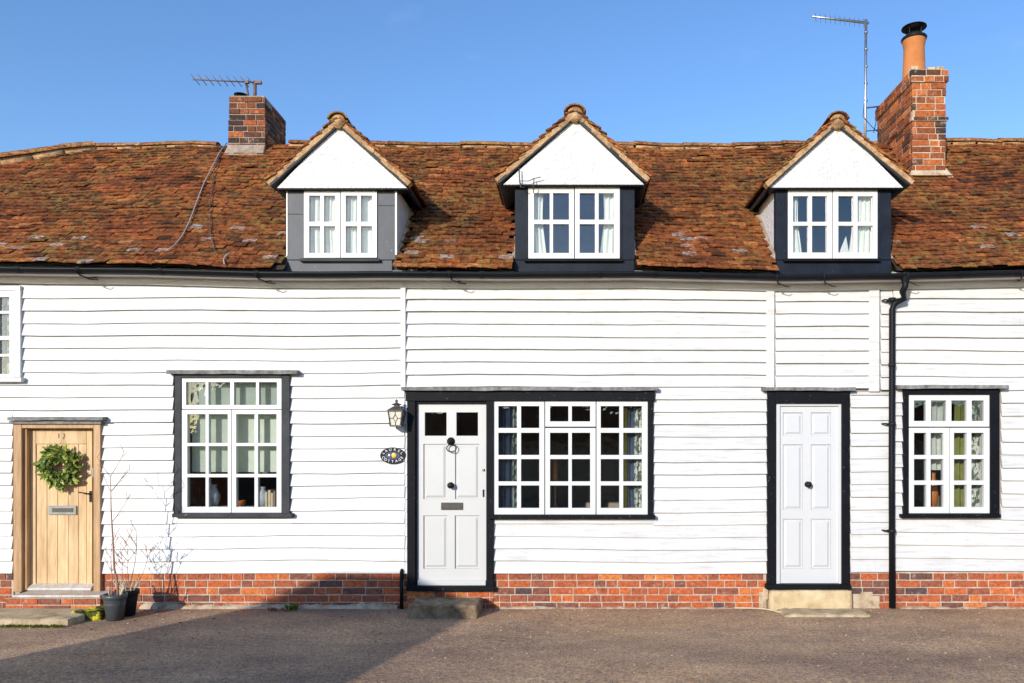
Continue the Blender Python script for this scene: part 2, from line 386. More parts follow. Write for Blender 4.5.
houses = [
    thing('cottage', (-4.6, 0, 0), 'left-hand white weatherboarded cottage with an oak door, grey-faced dormer and small brick chimney', 'cottage', 'row of weatherboarded cottages'),
    thing('cottage', (.78, 0, 0), 'middle white weatherboarded cottage with two white panelled doors and two blue-black dormers', 'cottage', 'row of weatherboarded cottages'),
    thing('cottage', (5.0, 0, 0), 'right-hand white weatherboarded cottage with the tall chimney, orange pot and black downpipe', 'cottage', 'row of weatherboarded cottages'),
]

# ------------------------------------------------------------------ openings (x0,x1,y0,y1 in photo pixels at the wall plane)
OP = dict(U=(-62, 20, 285, 381), A=(174.5, 289.5, 373.5, 517), L=(14, 99.5, 421, 597), DM=(408, 493, 390, 591), BW=(493, 653, 390, 518.5),
          D2=(767.5, 849.5, 390, 590), C=(903.5, 1000, 387.8, 517.5))
def rect(k, inset=0):
    a, b, c, d = OP[k]; return (X_(a) + inset, X_(b) - inset, Z_(d) + inset, Z_(c) - inset)
OPR = {k: rect(k) for k in OP}
HOLES = [[OPR['U'], OPR['A'], OPR['L']], [OPR['DM'], OPR['BW'], OPR['D2']], [OPR['C']]]

# backing walls, interiors
for i, h in enumerate(houses):
    x0, x1 = HX[i]
    mb = MB()
    inner = [(a + .05, b - .05, c + .05 if c > .3 else c, d - .05) for a, b, c, d in HOLES[i]]
    mb.plate(x0, x1, 0, 3.36, inner, .012, .16)
    mb.box(x0, x1, BACKY - .15, BACKY, 0, 3.36)
    xa, xb = x0 + .012, x1 - .012
    for (xx, xy) in ((xa, xa + .1), (xb - .1, xb)):
        mb.add([(xx, .16, 0), (xy, .16, 0), (xy, BACKY - .15, 0), (xx, BACKY - .15, 0), (xx, .16, 3.5), (xy, .16, 3.5), (xy, BACKY - .15, 3.5), (xx, BACKY - .15, 3.5),
                (xx, 2.07, 5.2 if i or xx > -7 else 4.4), (xy, 2.07, 5.2 if i or xx > -7 else 4.4)],
               [(3, 2, 1, 0), (0, 1, 5, 4), (2, 3, 7, 6), (0, 4, 8, 7, 3), (1, 2, 6, 9, 5), (4, 5, 9, 8), (6, 7, 8, 9)])
    mb.build('wall_core', M['plaster'], h)
    mb = MB(); mb.box(x0 + .13, x1 - .13, .17, BACKY - .16, .05, .10); mb.build('floor', M['floorwood'], h); mb = MB(); mb.box(x0 + .13, x1 - .13, .17, BACKY - .16, 2.95, 3.02)
    mb.build('ceiling', M['wallpaper'], h)
    mb = MB(); mb.box(x0 + .13, x1 - .13, 3.3, 3.38, .101, 2.949); mb.build('inner_wall', M['wallpaper'], h)
    mb = MB(); mb.box(x0 + .13, x1 - .13, 1.6, 1.68, 3.021, 4.6); mb.build('inner_wall', M['plaster'], h)

# ------------------------------------------------------------------ weatherboards
def cut(x0, x1, holes):
    segs = [(x0, x1)]
    for a, b in holes:
        n = []
        for s, e in segs:
            if b <= s or a >= e: n.append((s, e)); continue
            if a > s: n.append((s, a))
            if b < e: n.append((b, e))
        segs = n
    return [s for s in segs if s[1] - s[0] > .012]
def boards(mb, x0, x1, ztop, zbot, pitch, seed, holes, amp=.0135, rag=True, butt=None):
    rr = random.Random(seed); nrow = int(round((ztop - zbot) / pitch)) + 1
    row = 0; z = zbot
    while z < ztop - .02:
        zt = min(z + pitch + .022, ztop)
        ph = rr.random() * 50; tn0 = rr.random(); th0 = rr.uniform(.030, .041)
        def wave(x, r=row, p=ph): return amp * mnoise.noise(Vector((x * .55, r * .12 + seed, 1))) * 1.6 + .006 * mnoise.noise(Vector((x * 2.4, p, 4)))
        # butt joints
        joints = [x0]; x = x0 + rr.uniform(.6, 3.8)
        while x < x1 - .6: joints.append(x); x += rr.uniform(3.4, 6)
        joints.append(x1)
        if butt is not None: joints = [x0] + [q for q in butt if rr.random() < .93] + [x1]
        jdz = 0
        for a, b in zip(joints, joints[1:]):
            jd = rr.uniform(-.0008, .0008); th = th0 + rr.uniform(-.0015, .0015); tn = (min(1, max(0, tn0 + rr.uniform(-.08, .08))), rr.random(), rr.random())
            hs = [(h[0], h[1]) for h in holes if h[2] < z + pitch * .93 and h[3] > z + pitch * .12]
            for s, e in cut(a, b, hs):
                n = max(1, int((e - s) / .22)); vs = []; fs = []
                s2 = s + (rr.uniform(0, .004) if rag else 0); e2 = e - (rr.uniform(0, .004) if rag else 0)
                for k in range(n + 1):
                    xx = s2 + (e2 - s2) * k / n; zb = z + (wave(xx) if row else wave(xx) * .25) + (jd if row else 0)
                    yb = -th - .003 * mnoise.noise(Vector((xx * 1.7, z * 3, 7)))
                    vs += [(xx, yb, zb), (xx, -.004, zt), (xx, .006, zt), (xx, .0, zb + .012)]
                for k in range(n):
                    o = k * 4; p = o + 4
                    fs += [(o, p, p + 1, o + 1), (o + 1, p + 1, p + 2, o + 2), (o + 3, p + 3, p, o), (o + 2, p + 2, p + 3, o + 3)]
                fs += [(0, 1, 2, 3), (n * 4 + 3, n * 4 + 2, n * 4 + 1, n * 4)]
                mb.add(vs, fs, tn)
        for h in holes:      # short pieces filling above and below an opening
            for lo, hi in ((h[3], zt), (z, h[2])):
                if h[0] < x1 and h[1] > x0 and .012 < hi - lo < pitch + .022 and ((lo == h[3] and z + pitch * .12 < h[3]) or (hi == h[2] and h[2] < z + pitch * .93)):
                    yl = -.03 + .026 * (lo - z) / (zt - z); yh = -.03 + .026 * (hi - z) / (zt - z); a, b = max(h[0], x0) + .001, min(h[1], x1) - .001
                    mb.hexa([(a, yl, lo), (b, yl, lo), (b, .006, lo), (a, .006, lo), (a, yh, hi), (b, yh, hi), (b, .006, hi), (a, .006, hi)], (tn0, .5, .5))
        z += pitch; row += 1
hl = [h for hh in HOLES for h in hh]
def cap(h, e=.0): return (h[0], h[1], h[2], h[3])
mb = MB(); boards(mb, XL, X_(405.3), Z_(284), Z_(573), .1252, 3, [h for h in HOLES[0]], butt=[]); mb.build('weatherboards', M['board'], houses[0])
mb = MB(); boards(mb, X_(405.5), X_(766.3), Z_(281), Z_(573), .1238, 11, HOLES[1], butt=[])
boards(mb, X_(774.7), X_(869.3), Z_(284), Z_(388.5), .1235, 23, HOLES[1], .006)
boards(mb, X_(849.5), X_(891.8), Z_(392), Z_(571.5), .1260, 31, HOLES[1])
boards(mb, X_(879.7), X_(891.8), Z_(284), Z_(390), .1260, 37, HOLES[1], .004)
mb.build('weatherboards', M['board'], houses[1])
mb = MB(); boards(mb, B2, XR, Z_(283), Z_(570.5), .1295, 41, HOLES[2], butt=[]); mb.build('weatherboards', M['board'], houses[2])

# white cover strips
mb = MB(); mb.pbox(400.6, 405.4, 281, 388.5, -.046, .0); mb.build('cover_strip', M['white'], houses[0], .003)
for a, b, c, d in ((766.4, 774.6, 283, 387.5), (869.4, 879.6, 285, 391.5)):
    mb = MB(); mb.pbox(a, b, c, d, -.038, .0); mb.build('cover_strip', M['board'], houses[1], .003)

# fascia boards and soffits following the eaves, gutters
for i, h in enumerate(houses):
    x0, x1 = HX[i]; n = int((x1 - x0) / .25)
    fa = MB(); so = MB(); gu = MB(); br = MB(); BRK = []
    ev = lambda x: lerp_tab(EAVE, x) + .004 * mnoise.noise(Vector((x * 1.5, 5, 5)))
    for k in range(n):
        a = x0 + (x1 - x0) * k / n; b = x0 + (x1 - x0) * (k + 1) / n
        for (mbx, ya, yb, za, zb) in ((fa, -.050, -.030, 3.205, 3.372), (so, -.165, -.051, 3.272, 3.29)):
            ea, eb = ev(a), ev(b)
            T = (.5, .5, .5)
            pa = [(a, ya, za + ea), (b, ya, za + eb), (b, yb, za + eb), (a, yb, za + ea), (a, ya, zb + ea), (b, ya, zb + eb), (b, yb, zb + eb), (a, yb, zb + ea)]
            mbx.add(pa, [(3, 2, 1, 0), (4, 5, 6, 7), (0, 1, 5, 4), (2, 3, 7, 6)], T)
        # half-round gutter
        NR = 9; vs = []; fs = []
        for xx in (a, b):
            for rr_, in ((.052,), (.046,)):
                for q in range(NR):
                    t = math.pi * q / (NR - 1)
                    vs.append((xx, -.225 - rr_ * math.cos(t), 3.318 + ev(xx) - rr_ * math.sin(t)))
        for q in range(NR - 1):
            fs += [(q, q + 1, 2 * NR + q + 1, 2 * NR + q), (NR + q + 1, NR + q, 3 * NR + q, 3 * NR + q + 1)]
        fs += [(0, 2 * NR, 3 * NR, NR), (NR - 1, 2 * NR - 1, 4 * NR - 1, 3 * NR - 1)]
        gu.add(vs, fs, None, True)
        if k == n - 1 or k == 0:
            xx = a if k == 0 else b
            gu.lathe([(0, 0)], (xx, -.225, 3.3), 3)
    # union collars + brackets
    cols = {0: [80, 162, 258, 20], 1: [430, 450, 482, 600, 655, 700, 820], 2: [905, 960, 1018]}[i]
    for c in cols:
        X = X_(c, -.225); zc = 3.318 + ev(X)
        pts = [(X, -.225 - .056 * math.cos(t), zc - .056 * math.sin(t)) for t in [math.pi * q / 10 for q in range(11)]]
        for (w) in (.022,):
            for (p, q) in zip(pts, pts[1:]):
                m_ = ((p[1] + q[1]) / 2, (p[2] + q[2]) / 2)
                gu.hexa([(X - w, p[1], p[2]), (X + w, p[1], p[2]), (X + w, q[1], q[2]), (X - w, q[1], q[2]), (X - w, p[1] * .97 - .0067, p[2] + .006), (X + w, p[1] * .97 - .0067, p[2] + .006), (X + w, q[1] * .97 - .0067, q[2] + .006), (X - w, q[1] * .97 - .0067, q[2] + .006)])
    for c in cols[::2] if i != 1 else (450, 775, 822):
        X = X_(c, -.2); zc = 3.318 + ev(X)
        br.tube([(X, -.28, zc + .004), (X + .004, -.27, zc - .045), (X + .02, -.225, zc - .066), (X + .05, -.15, zc - .075), (X + .08, -.055, zc - .05)], .0065, 6)
        br.tube([(X + .01, -.23, zc - .066), (X + .10, -.20, zc - .10), (X + .15, -.15, zc - .095)], .005, 6)
        BRK.append((i, br)); br = MB()
    fa.build('fascia', M['board'], h); so.build('soffit', M['board'], h)
    go = gu.build('gutter', M['plastic'], h)
    for _, b_ in BRK: b_.build('gutter_bracket', M['iron'], go)

# ------------------------------------------------------------------ roof: underlay + individually laid tiles
under = [MB() for _ in range(3)]; tiles = [MB() for _ in range(3)]
nx = int((XR - XL) / .1)
edges = sorted([XL + (XR - XL) * k / nx for k in range(nx + 1)] + [B1, B2])
ny = 26
for a, b in zip(edges, edges[1:]):
    if b - a < 1e-4: continue
    hi = house_of((a + b) / 2)
    for j in range(ny):
        yy = lambda x, q: EY + .03 + (min(RY, hipY(x)) - EY - .03) * q / ny
        xm = (a + b) / 2; ym = (yy(xm, j) + yy(xm, j + 1)) / 2
        if in_dormer(xm, ym): continue
        w = lambda x, y: (x, y, roofz(x, y) - .022)
        under[hi].quad(w(a, yy(a, j)), w(b, yy(b, j)), w(b, yy(b, j + 1)), w(a, yy(a, j + 1)), (.5,) * 3)
    # back slope and hip side
    ta, tb = min(RY, hipY(a)), min(RY, hipY(b))
    under[hi].quad((a, ta, roofz(a, ta) - .022), (b, tb, roofz(b, tb) - .022), (b, BACKY + .2, 3.34), (a, BACKY + .2, 3.34), (.5,) * 3)
tw = .146; gauge = .083; course = 0; s = 0.0
slope_len = (RY - EY) / COSP
while s < slope_len - .02:
    off = (course % 2) * tw / 2 + R.uniform(-.01, .01)
    X = XL + off
    rowlift = R.uniform(0, .003)
    while X < XR:
        w = tw - R.uniform(.002, .007); c = X + w / 2
        Y = EY + s * COSP
        Xn = X; X += tw
        if Y > hipY(c) - .03: continue
        if in_dormer(c, Y + .04) or in_chim(c, Y + .05): continue
        # keep tiles that straddle a cheek out of the dormer
        bad = False
        for d in DORM:
            if roofz(c, Y) < dz(d, c) - .02 and (d['fl'] - .06 < c < d['fr'] + .06): 
                if c < d['xa']: w = min(w, d['fl'] - .012 - Xn)
                else:
                    e = Xn + w; Xn2 = max(Xn, d['fr'] + .012); w = e - Xn2; Xn = Xn2
                if w < .03: bad = True
        if bad: continue
        c = Xn + w / 2
        js = s + R.gauss(0, .0065) + (R.uniform(-.035, .0) if R.random() < .03 else 0)
        if s == 0: js = R.uniform(-.012, .006)
        ln = min(.135, slope_len - js)
        lift = rowlift + .015 + abs(R.gauss(0, .0055)) + (R.uniform(.005, .014) if R.random() < .05 else 0)
        th = R.uniform(.010, .0135); tw_ = R.gauss(0, .005); yaw = R.gauss(0, .02)
        camber = R.uniform(.0, .006)
        pts = []
        for (u, sl, lf) in ((-1, 0, lift), (1, 0, lift), (1, ln, .001), (-1, ln, .001)):
            for _ in (0,):
                xx = c + u * w / 2 + yaw * (-(sl) + ln / 2)
                ss = js + sl + u * yaw * w / 2
                y0 = EY + ss * COSP; z0 = roofz(xx, y0) if s > .05 else roofz(xx, max(y0, EY))
                lf2 = lf + u * tw_ * (.6 if sl == 0 else .2)
                pts.append((Vector((xx, y0 - SINP * lf2, z0 + COSP * lf2)), Vector((0, -SINP * th, COSP * th))))
        base = [p for p, _ in pts]; top = [p + t for p, t in pts]
        # mid points for a slightly cambered tile
        mc = Vector((0, -SINP * camber, COSP * camber))
        vs = [base[0], (base[0] + base[1]) / 2 + mc, base[1], base[2], (base[2] + base[3]) / 2, base[3],
              top[0], (top[0] + top[1]) / 2 + mc, top[1], top[2], (top[2] + top[3]) / 2, top[3]]
        fs = [(6, 7, 10, 11), (7, 8, 9, 10), (0, 1, 7, 6), (1, 2, 8, 7), (2, 3, 9, 8), (5, 0, 6, 11), (1, 0, 5, 4), (2, 1, 4, 3), (3, 4, 10, 9), (4, 5, 11, 10)]
        edge_bright = .25 if s == 0 else 0
        tn = min(1, max(0, R.gauss(.50, .19) + edge_bright + .22 * mnoise.noise(Vector((c * .7, s * .8, 2)))))
        tg = R.random() ** .55 if s < .75 and R.random() < .8 else R.random() * .95
        tiles[house_of(c)].add(vs, fs, (tn, tg, R.random()))
    s += gauge; course += 1
roofs = []
for i, h in enumerate(houses):
    r_ = tiles[i].build('roof', M['tile'], h); roofs.append(r_)
    under[i].build('underlay', M['under'], r_)

def ridge_run(mb, a, b, rr_=.11, ln=.31, up=.0, mort=None):
    a = Vector(a); b = Vector(b); d = b - a; n = max(1, round(d.length / ln)); d = d / n
    dn = d.normalized(); side = dn.cross(Vector((0, 0, 1))).normalized(); upv = side.cross(dn).normalized()
    for k in range(n):
        p0 = a + d * k - dn * .015; p1 = a + d * (k + 1) + dn * .012
        r0 = rr_ * R.uniform(.97, 1.04); vs = []; NQ = 9; lz = R.gauss(0, .005)
        for (p, q) in ((p0, r0 * 1.05), (p1, r0 * .97), (p0, r0 * 1.05 - .016), (p1, r0 * .97 - .016)):
            for j in range(NQ):
                t = rad(12) + (math.pi - rad(24)) * j / (NQ - 1)
                vs.append(p + side * math.cos(t) * q + upv * (math.sin(t) * q * .8 + up - .035 + lz))
        fs = []
        for j in range(NQ - 1):
            fs += [(j, NQ + j, NQ + j + 1, j + 1), (2 * NQ + j + 1, 3 * NQ + j + 1, 3 * NQ + j, 2 * NQ + j), (j, j + 1, 2 * NQ + j + 1, 2 * NQ + j), (NQ + j + 1, NQ + j, 3 * NQ + j, 3 * NQ + j + 1)]
        fs += [(0, 2 * NQ, 3 * NQ, NQ), (NQ - 1, 2 * NQ - 1, 4 * NQ - 1, 3 * NQ - 1)][::1]
        mb.add(vs, fs, (min(1, max(0, R.gauss(.4, .25))), R.random() * .9, R.random()), False)
        if mort is not None:
            mort.tube([p0 - upv * .045, p1 - upv * .045], rr_ * .8, 10)
for i, h in enumerate(houses):
    x0, x1 = HX[i]; rm = MB(); mo = MB()
    x = max(x0, -5.98)
    while x < x1 - .05:
        e = min(x + .31, x1)
        if not any(a - .12 < (x + e) / 2 < b + .12 for a, b, _, _ in CHIM):
            ridge_run(rm, (x, RY, roofz(x, RY) + .0), (e, RY, roofz(e, RY)), .10, .31, .01, mo)
        elif rm.v: rm.build('ridge_tiles', M['ridge'], roofs[i]); mo.build('ridge_mortar', M['verge'], roofs[i]); rm = MB(); mo = MB()
        x = e
    if i == 0:
        rm.build('ridge_tiles', M['ridge'], roofs[i]); mo.build('ridge_mortar', M['verge'], roofs[i]); rm = MB(); mo = MB()
        x = -5.98
        while x > XL:
            e = max(x - .3, XL); ya, yb = hipY(x), hipY(e)
            ridge_run(rm, (e, yb, roofz(e, yb) + .03), (x, ya, roofz(x, ya) + (.03 if x < -5.98 else .01)), .13, .32, .01, mo)
            x = e
    ro = rm.build('ridge_tiles', M['ridge'], roofs[i]); mo.build('ridge_mortar', M['verge'], roofs[i])

# ------------------------------------------------------------------ dormers
def casement(wood, glass, ox0, ox1, oy0, oy1, cols, rows, yf, yb, gy):
    """all numbers in photo pixels; one sash with its panes"""
    holes = [(X_(c[0], yf), X_(c[1], yf), Z_(r_[1], yf), Z_(r_[0], yf)) for c in cols for r_ in rows]
    wood.plate(X_(ox0, yf), X_(ox1, yf), Z_(oy1, yf), Z_(oy0, yf), holes, yf, yb, (.5, .5, .5))
    x0, x1 = X_(cols[0][0], yf) - .008, X_(cols[-1][1], yf) + .008; z0, z1 = Z_(rows[-1][1], yf) - .008, Z_(rows[0][0], yf) + .008
    t = (.5, .5, .5)
    glass.add([(x0, gy, z0), (x1, gy, z0), (x1, gy, z1), (x0, gy, z1)], [(0, 1, 2, 3)], t)

for k, d in enumerate(DORM):
    h = houses[d['house']]
    root = MB()
    xa, s_ = d['xa'], d['s']; zf = 3.285 + lerp_tab(EAVE, xa)        # bottom of the face, tucked behind the gutter
    face = d['mat']
    wx0, wx1, wy0, wy1 = d['win']
    wz0, wz1 = Z_(wy1, FY), Z_(wy0, FY)
    # the face of the dormer (part "dormer"), with the window hole
    fm = MB(); fm.plate(d['fl'], d['fr'], Z_(259.5, FY), d['zb'] + .01, [(X_(wx0, FY), X_(wx1, FY), wz0, wz1)], FY, FY + .07)
    dorm = fm.build('dormer', M[face], h, .003)
    # trim strips either side of the window and joints in the sheet
    tr = MB()
    if face == 'lead':
        for q in ((d['fl'] + .01, X_(wx0 - 1.5, FY), FY - .005, FY, Z_(214.3, FY), Z_(213.9, FY)), (X_(wx1 + 1, FY), d['fr'] - .014, FY - .005, FY, Z_(205.8, FY), Z_(205.4, FY))):
            tr = MB(); tr.box(*q); tr.build('lead_joint', M['greyblack'], dorm)
        for q in ((d['fl'] - .004, d['fl'] + .006, FY - .006, FY + .05, Z_(256, FY), d['zb'] - .02), (d['fr'] - .012, d['fr'] + .006, FY - .012, FY + .05, Z_(255, FY), d['zb'] - .02)):
            tr = MB(); tr.box(*q); tr.build('corner_strip', M['white'], dorm)
    else:
        tr.box(X_(wx0 - 2.2, FY), X_(wx0 - .6, FY), FY - .010, FY, Z_(258, FY), d['zb']); tr.build('cover_strip', M[face], dorm, .002); tr = MB(); tr.box(X_(wx1 + .6, FY), X_(wx1 + 2.2, FY), FY - .010, FY, Z_(258, FY), d['zb'])
        tr.build('cover_strip', M[face], dorm, .002)
    ap = MB(); ap.box(d['fl'] - .015, d['fr'] - (.04 if k == 0 else .0), FY - .012, FY + .05, zf, Z_(260.5, FY)); ap.build('apron', M[face], dorm, .004)
    sl = MB(); sl.box(X_(wx0 - 4, -.09), X_(wx1 + 3, -.09), -.10, FY - .001, Z_(261.5, -.09), Z_(258.6, -.09)); sl.build('sill', M['black' if k else 'greyblack'], dorm, .004)
    # window: frame + two casements + panes
    wd = MB(); gl = MB()
    mid = d['split']
    casement(wd, gl, wx0, mid - .45, wy0, wy1, d['cols'][:2], d['rows'], FY - .012, FY + .035, FY + .012)
    wd.build('casement', M['white'], dorm, .003); wd = MB()
    casement(wd, gl, mid + .45, wx1, wy0, wy1, d['cols'][2:], d['rows'], FY - .016, FY + .035, FY + .012)
    wd.build('casement', M['white'], dorm, .003); gl.build('window_pane', M['glass'], dorm)
    # gable panel
    gm = MB()
    A = (xa, GY, d['za']); Bl = (d['bl'], GY, d['zb']); Br = (d['br'], GY, d['zb'])
    def prism(mb, tri, y0, y1):
        f = [(x, y0, z) for x, _, z in tri]; b = [(x, y1, z) for x, _, z in tri]
        n = len(tri); mb.add(f + b, [tuple(range(n)), tuple(range(2 * n - 1, n - 1, -1))] + [(i, n + i, n + (i + 1) % n, (i + 1) % n) for i in range(n)])
    prism(gm, [Bl, Br, A], GY, GY + .05)
    gm.build('gable_panel', M['render'], dorm)
    gb = MB(); gb.box(d['bl'] + .01, d['br'] - .01, GY - .006, GY + .05, d['zb'] - .018, d['zb'] - .002); gb.box(d['bl'] + .03, d['br'] - .03, GY + .05, .05, d['zb'] - .012, d['zb'] + .01)
    gb.build('gable_rail', M['black'], dorm)
    # cheeks
    for sg in (-1, 1):
        cx = d['fl'] if sg < 0 else d['fr']
        cm = MB(); xo, xi = cx, cx - sg * .04
        zt = d['zb'] + .02; yb_ = (zt - 3.545) / SL + .25
        poly = [(FY + .07, zf), (FY + .07, zt), (yb_, zt), (yb_, 3.545 + SL * yb_ - .3)]
        poly = [(FY + .07, zf - .02), (FY + .07, zt), (yb_, zt), (yb_, zt - .28)]
        a_ = [(xo, y, z) for y, z in poly]; b_ = [(xi, y, z) for y, z in poly]
        cm.add(a_ + b_, [(0, 1, 2, 3), (7, 6, 5, 4), (0, 4, 5, 1), (1, 5, 6, 2), (2, 6, 7, 3), (3, 7, 4, 0)])
        cm.build('cheek', M['render'], dorm)
    # roof slopes: boarding + tiles + verges
    for sg in (-1, 1):
        hw_, s_ = d['side'][sg]; tm = MB(); um = MB(); L_ = hw_ * math.hypot(1, s_)
        nrm = Vector((sg * s_, 0, 1)).normalized(); dn = Vector((sg, 0, -s_)).normalized()
        ridgep = Vector((d['xr'], 0, d['zr']))
        # boards (underside)
        def yend(z): return (z - 3.545) / SL
        q0 = ridgep - nrm * .02; q1 = ridgep + dn * L_ - nrm * .02
        for j in range(8):
            r0 = q0 + dn * L_ * j / 8; r1 = q0 + dn * L_ * (j + 1) / 8
            y0, y1 = yend(r0.z) + .12, yend(r1.z) + .12
            t0 = Vector((0, 0, 0)); pts = [(r0.x, VY + .015, r0.z), (r1.x, VY + .015, r1.z), (r1.x, y1, r1.z), (r0.x, y0, r0.z)]
            low = [Vector(p) - nrm * .026 for p in pts]
            um.add(low + [Vector(p) for p in pts], [(0, 3, 2, 1), (4, 5, 6, 7), (0, 1, 5, 4), (1, 2, 6, 5), (2, 3, 7, 6), (3, 0, 4, 7)])
        um.build('roof_boarding', M['greyblack'], dorm)
        nc = int(L_ / .085); y_ = 0
        for c in range(nc + 1):
            sl_ = L_ - c * .085        # tail position measured from the ridge
            if sl_ < .05: break
            tail = ridgep + dn * (sl_ + R.gauss(0, .004)); head = ridgep + dn * max(0, sl_ - .13)
            ym = yend(tail.z) + .1
            Y = VY + (-.0 if c % 2 else .0); first = True
            wv = .165 if c % 2 else .09
            while Y < ym:
                w = wv; wv = .165; e = min(Y + w - .004, ym)
                if e - Y < .02: break
                lf = .022 + abs(R.gauss(0, .006)) + (.006 if first else 0); th = .016
                yj = Y + (R.gauss(0, .008) if first else 0)
                p = [tail + Vector((0, yj, 0)) + nrm * lf, tail + Vector((0, e, 0)) + nrm * (lf + R.gauss(0, .003)), head + Vector((0, e, 0)) + nrm * .004, head + Vector((0, yj, 0)) + nrm * .004]
                if sg < 0: p = [p[1], p[0], p[3], p[2]]
                tp = [v + nrm * th for v in p]
                tm.hexa(p + tp, (min(1, max(0, R.gauss(.55, .2))), R.random() * .9, R.random()))
                Y += w; first = False
        tm.build('roof_slope', M['tile'], dorm)
        # verge: undercloak tiles and mortar along the front edge
        vm = MB(); nv = int(L_ / .11)
        for c in range(nv):
            a = ridgep + dn * (L_ * c / nv + .0) ; b = ridgep + dn * (L_ * (c + 1) / nv + .006)
            o1 = R.gauss(0, .003); y0 = VY + .012 + R.gauss(0, .003)
            p = [a - nrm * .034, b - nrm * (.034 + o1), b + nrm * .014, a + nrm * .014]
            f = [Vector((v.x, y0, v.z)) for v in p]; bk = [Vector((v.x, VY + .10, v.z)) for v in p]
            if sg < 0: f, bk = f[::-1], bk[::-1]
            vm.add(f + bk, [(0, 1, 2, 3), (7, 6, 5, 4), (0, 4, 5, 1), (1, 5, 6, 2), (2, 6, 7, 3), (3, 7, 4, 0)])
        vm.build('verge', M['verge'], dorm)
        if k != 9:
            bm_ = MB()
            a = ridgep - nrm * .034; b = ridgep + dn * (L_ - .02) - nrm * .034
            p = [a - nrm * .014, b - nrm * .014, b, a]
            f = [Vector((v.x, VY + .035, v.z)) for v in p]; bk = [Vector((v.x, GY, v.z)) for v in p]
            if sg < 0: f, bk = f[::-1], bk[::-1]
            bm_.add(f + bk, [(0, 1, 2, 3), (7, 6, 5, 4), (0, 4, 5, 1), (1, 5, 6, 2), (2, 6, 7, 3), (3, 7, 4, 0)])
            bm_.build('bargeboard', M['lead'], dorm)
    rm = MB(); ye = (d['zr'] - 3.545) / SL
    rt = .108 if k else .098
    ridge_run(rm, (d['xr'], VY - .01, d['zr'] - .010), (d['xr'], ye + .1, d['zr'] - .010), rt, .30, .02)
    vm = MB(); vm.tube([(d['xr'], VY + .004, d['zr'] - .022), (d['xr'], VY + .06, d['zr'] - .022)], rt * .70, 14); vm.build('verge', M['verge'], dorm)
    rm.build('ridge_tiles', M['ridge'], dorm)
    # lead soakers down each side where the cheeks meet the tiles
    for sg, cx in ((-1, d['fl']), (1, d['fr'])):
        lm = MB()
        x = cx + sg * .025
        for j in range(7):
            y0 = -.03 + j * .1; y1 = y0 + .105
            if roofz(x, y0) > d['zb']: break
            z0, z1 = roofz(x, y0) + .035, roofz(x, y1) + .035
            lm.hexa([(cx, y0, z0 - .04), (cx + sg * .035, y0, z0 - .04), (cx + sg * .035, y1, z1 - .04), (cx, y1, z1 - .04), (cx, y0, z0 + .03), (cx + sg * .008, y0, z0 + .015), (cx + sg * .008, y1, z1 + .015), (cx, y1, z1 + .03)] if sg > 0 else
                    [(cx - .035, y0, z0 - .04), (cx, y0, z0 - .04), (cx, y1, z1 - .04), (cx - .035, y1, z1 - .04), (cx - .008, y0, z0 + .015), (cx, y0, z0 + .03), (cx, y1, z1 + .03), (cx - .008, y1, z1 + .015)])
        lm.build('flashing', M['cement' if k == 0 else 'sootmortar'], dorm)
    d['obj'] = dorm

# ------------------------------------------------------------------ bricks
def brick_face(mb, mo, x0, x1, z0, z1, yf, seed, course=.0745, holes=(), axis='x', flip=1, gap=.011, dep=.05, dark=0, jit=.002):
    """bricks laid on a plane; axis x: face at Y=yf looking to -Y; axis y: face at X=yf looking to flip*X"""
    rr = random.Random(seed); nrow = max(1, round((z1 - z0) / course)); ch = (z1 - z0) / nrow
    for r_ in range(nrow):
        x = x0 - rr.uniform(0, .2); za = z0 + r_ * ch + gap / 2; zb = z0 + (r_ + 1) * ch - gap / 2
        while x < x1:
            w = rr.choice([.215, .215, .215, .102, .102, .16]) * rr.uniform(.96, 1.04)
            a, b = max(x, x0), min(x + w, x1); x += w + gap
            if b - a < .03: continue
            if any(h[0] < (a + b) / 2 < h[1] and h[2] < (za + zb) / 2 < h[3] for h in holes): continue
            j = rr.gauss(0, jit); t = min(1, max(0, rr.gauss(.58 - dark - .16 * max(0, mnoise.noise(Vector((x * .9, z0 + r_ * .2, seed)))) * 3, .22))); dz1, dz2 = rr.gauss(0, .0015), rr.gauss(0, .0015)
            T = (t, rr.random(), rr.random())
            if axis == 'x':
                mb.hexa([(a, yf + j, za + dz1), (b, yf + j, za + dz2), (b, yf + dep, za), (a, yf + dep, za), (a, yf + j, zb + dz1), (b, yf + j, zb + dz2), (b, yf + dep, zb), (a, yf + dep, zb)], T)
            else:
                xo = yf + flip * j; xi = yf - flip * dep
                lo, hi = (xi, xo) if flip > 0 else (xo, xi)
                mb.box(lo, hi, a, b, za, zb, T)
PLZ = .352
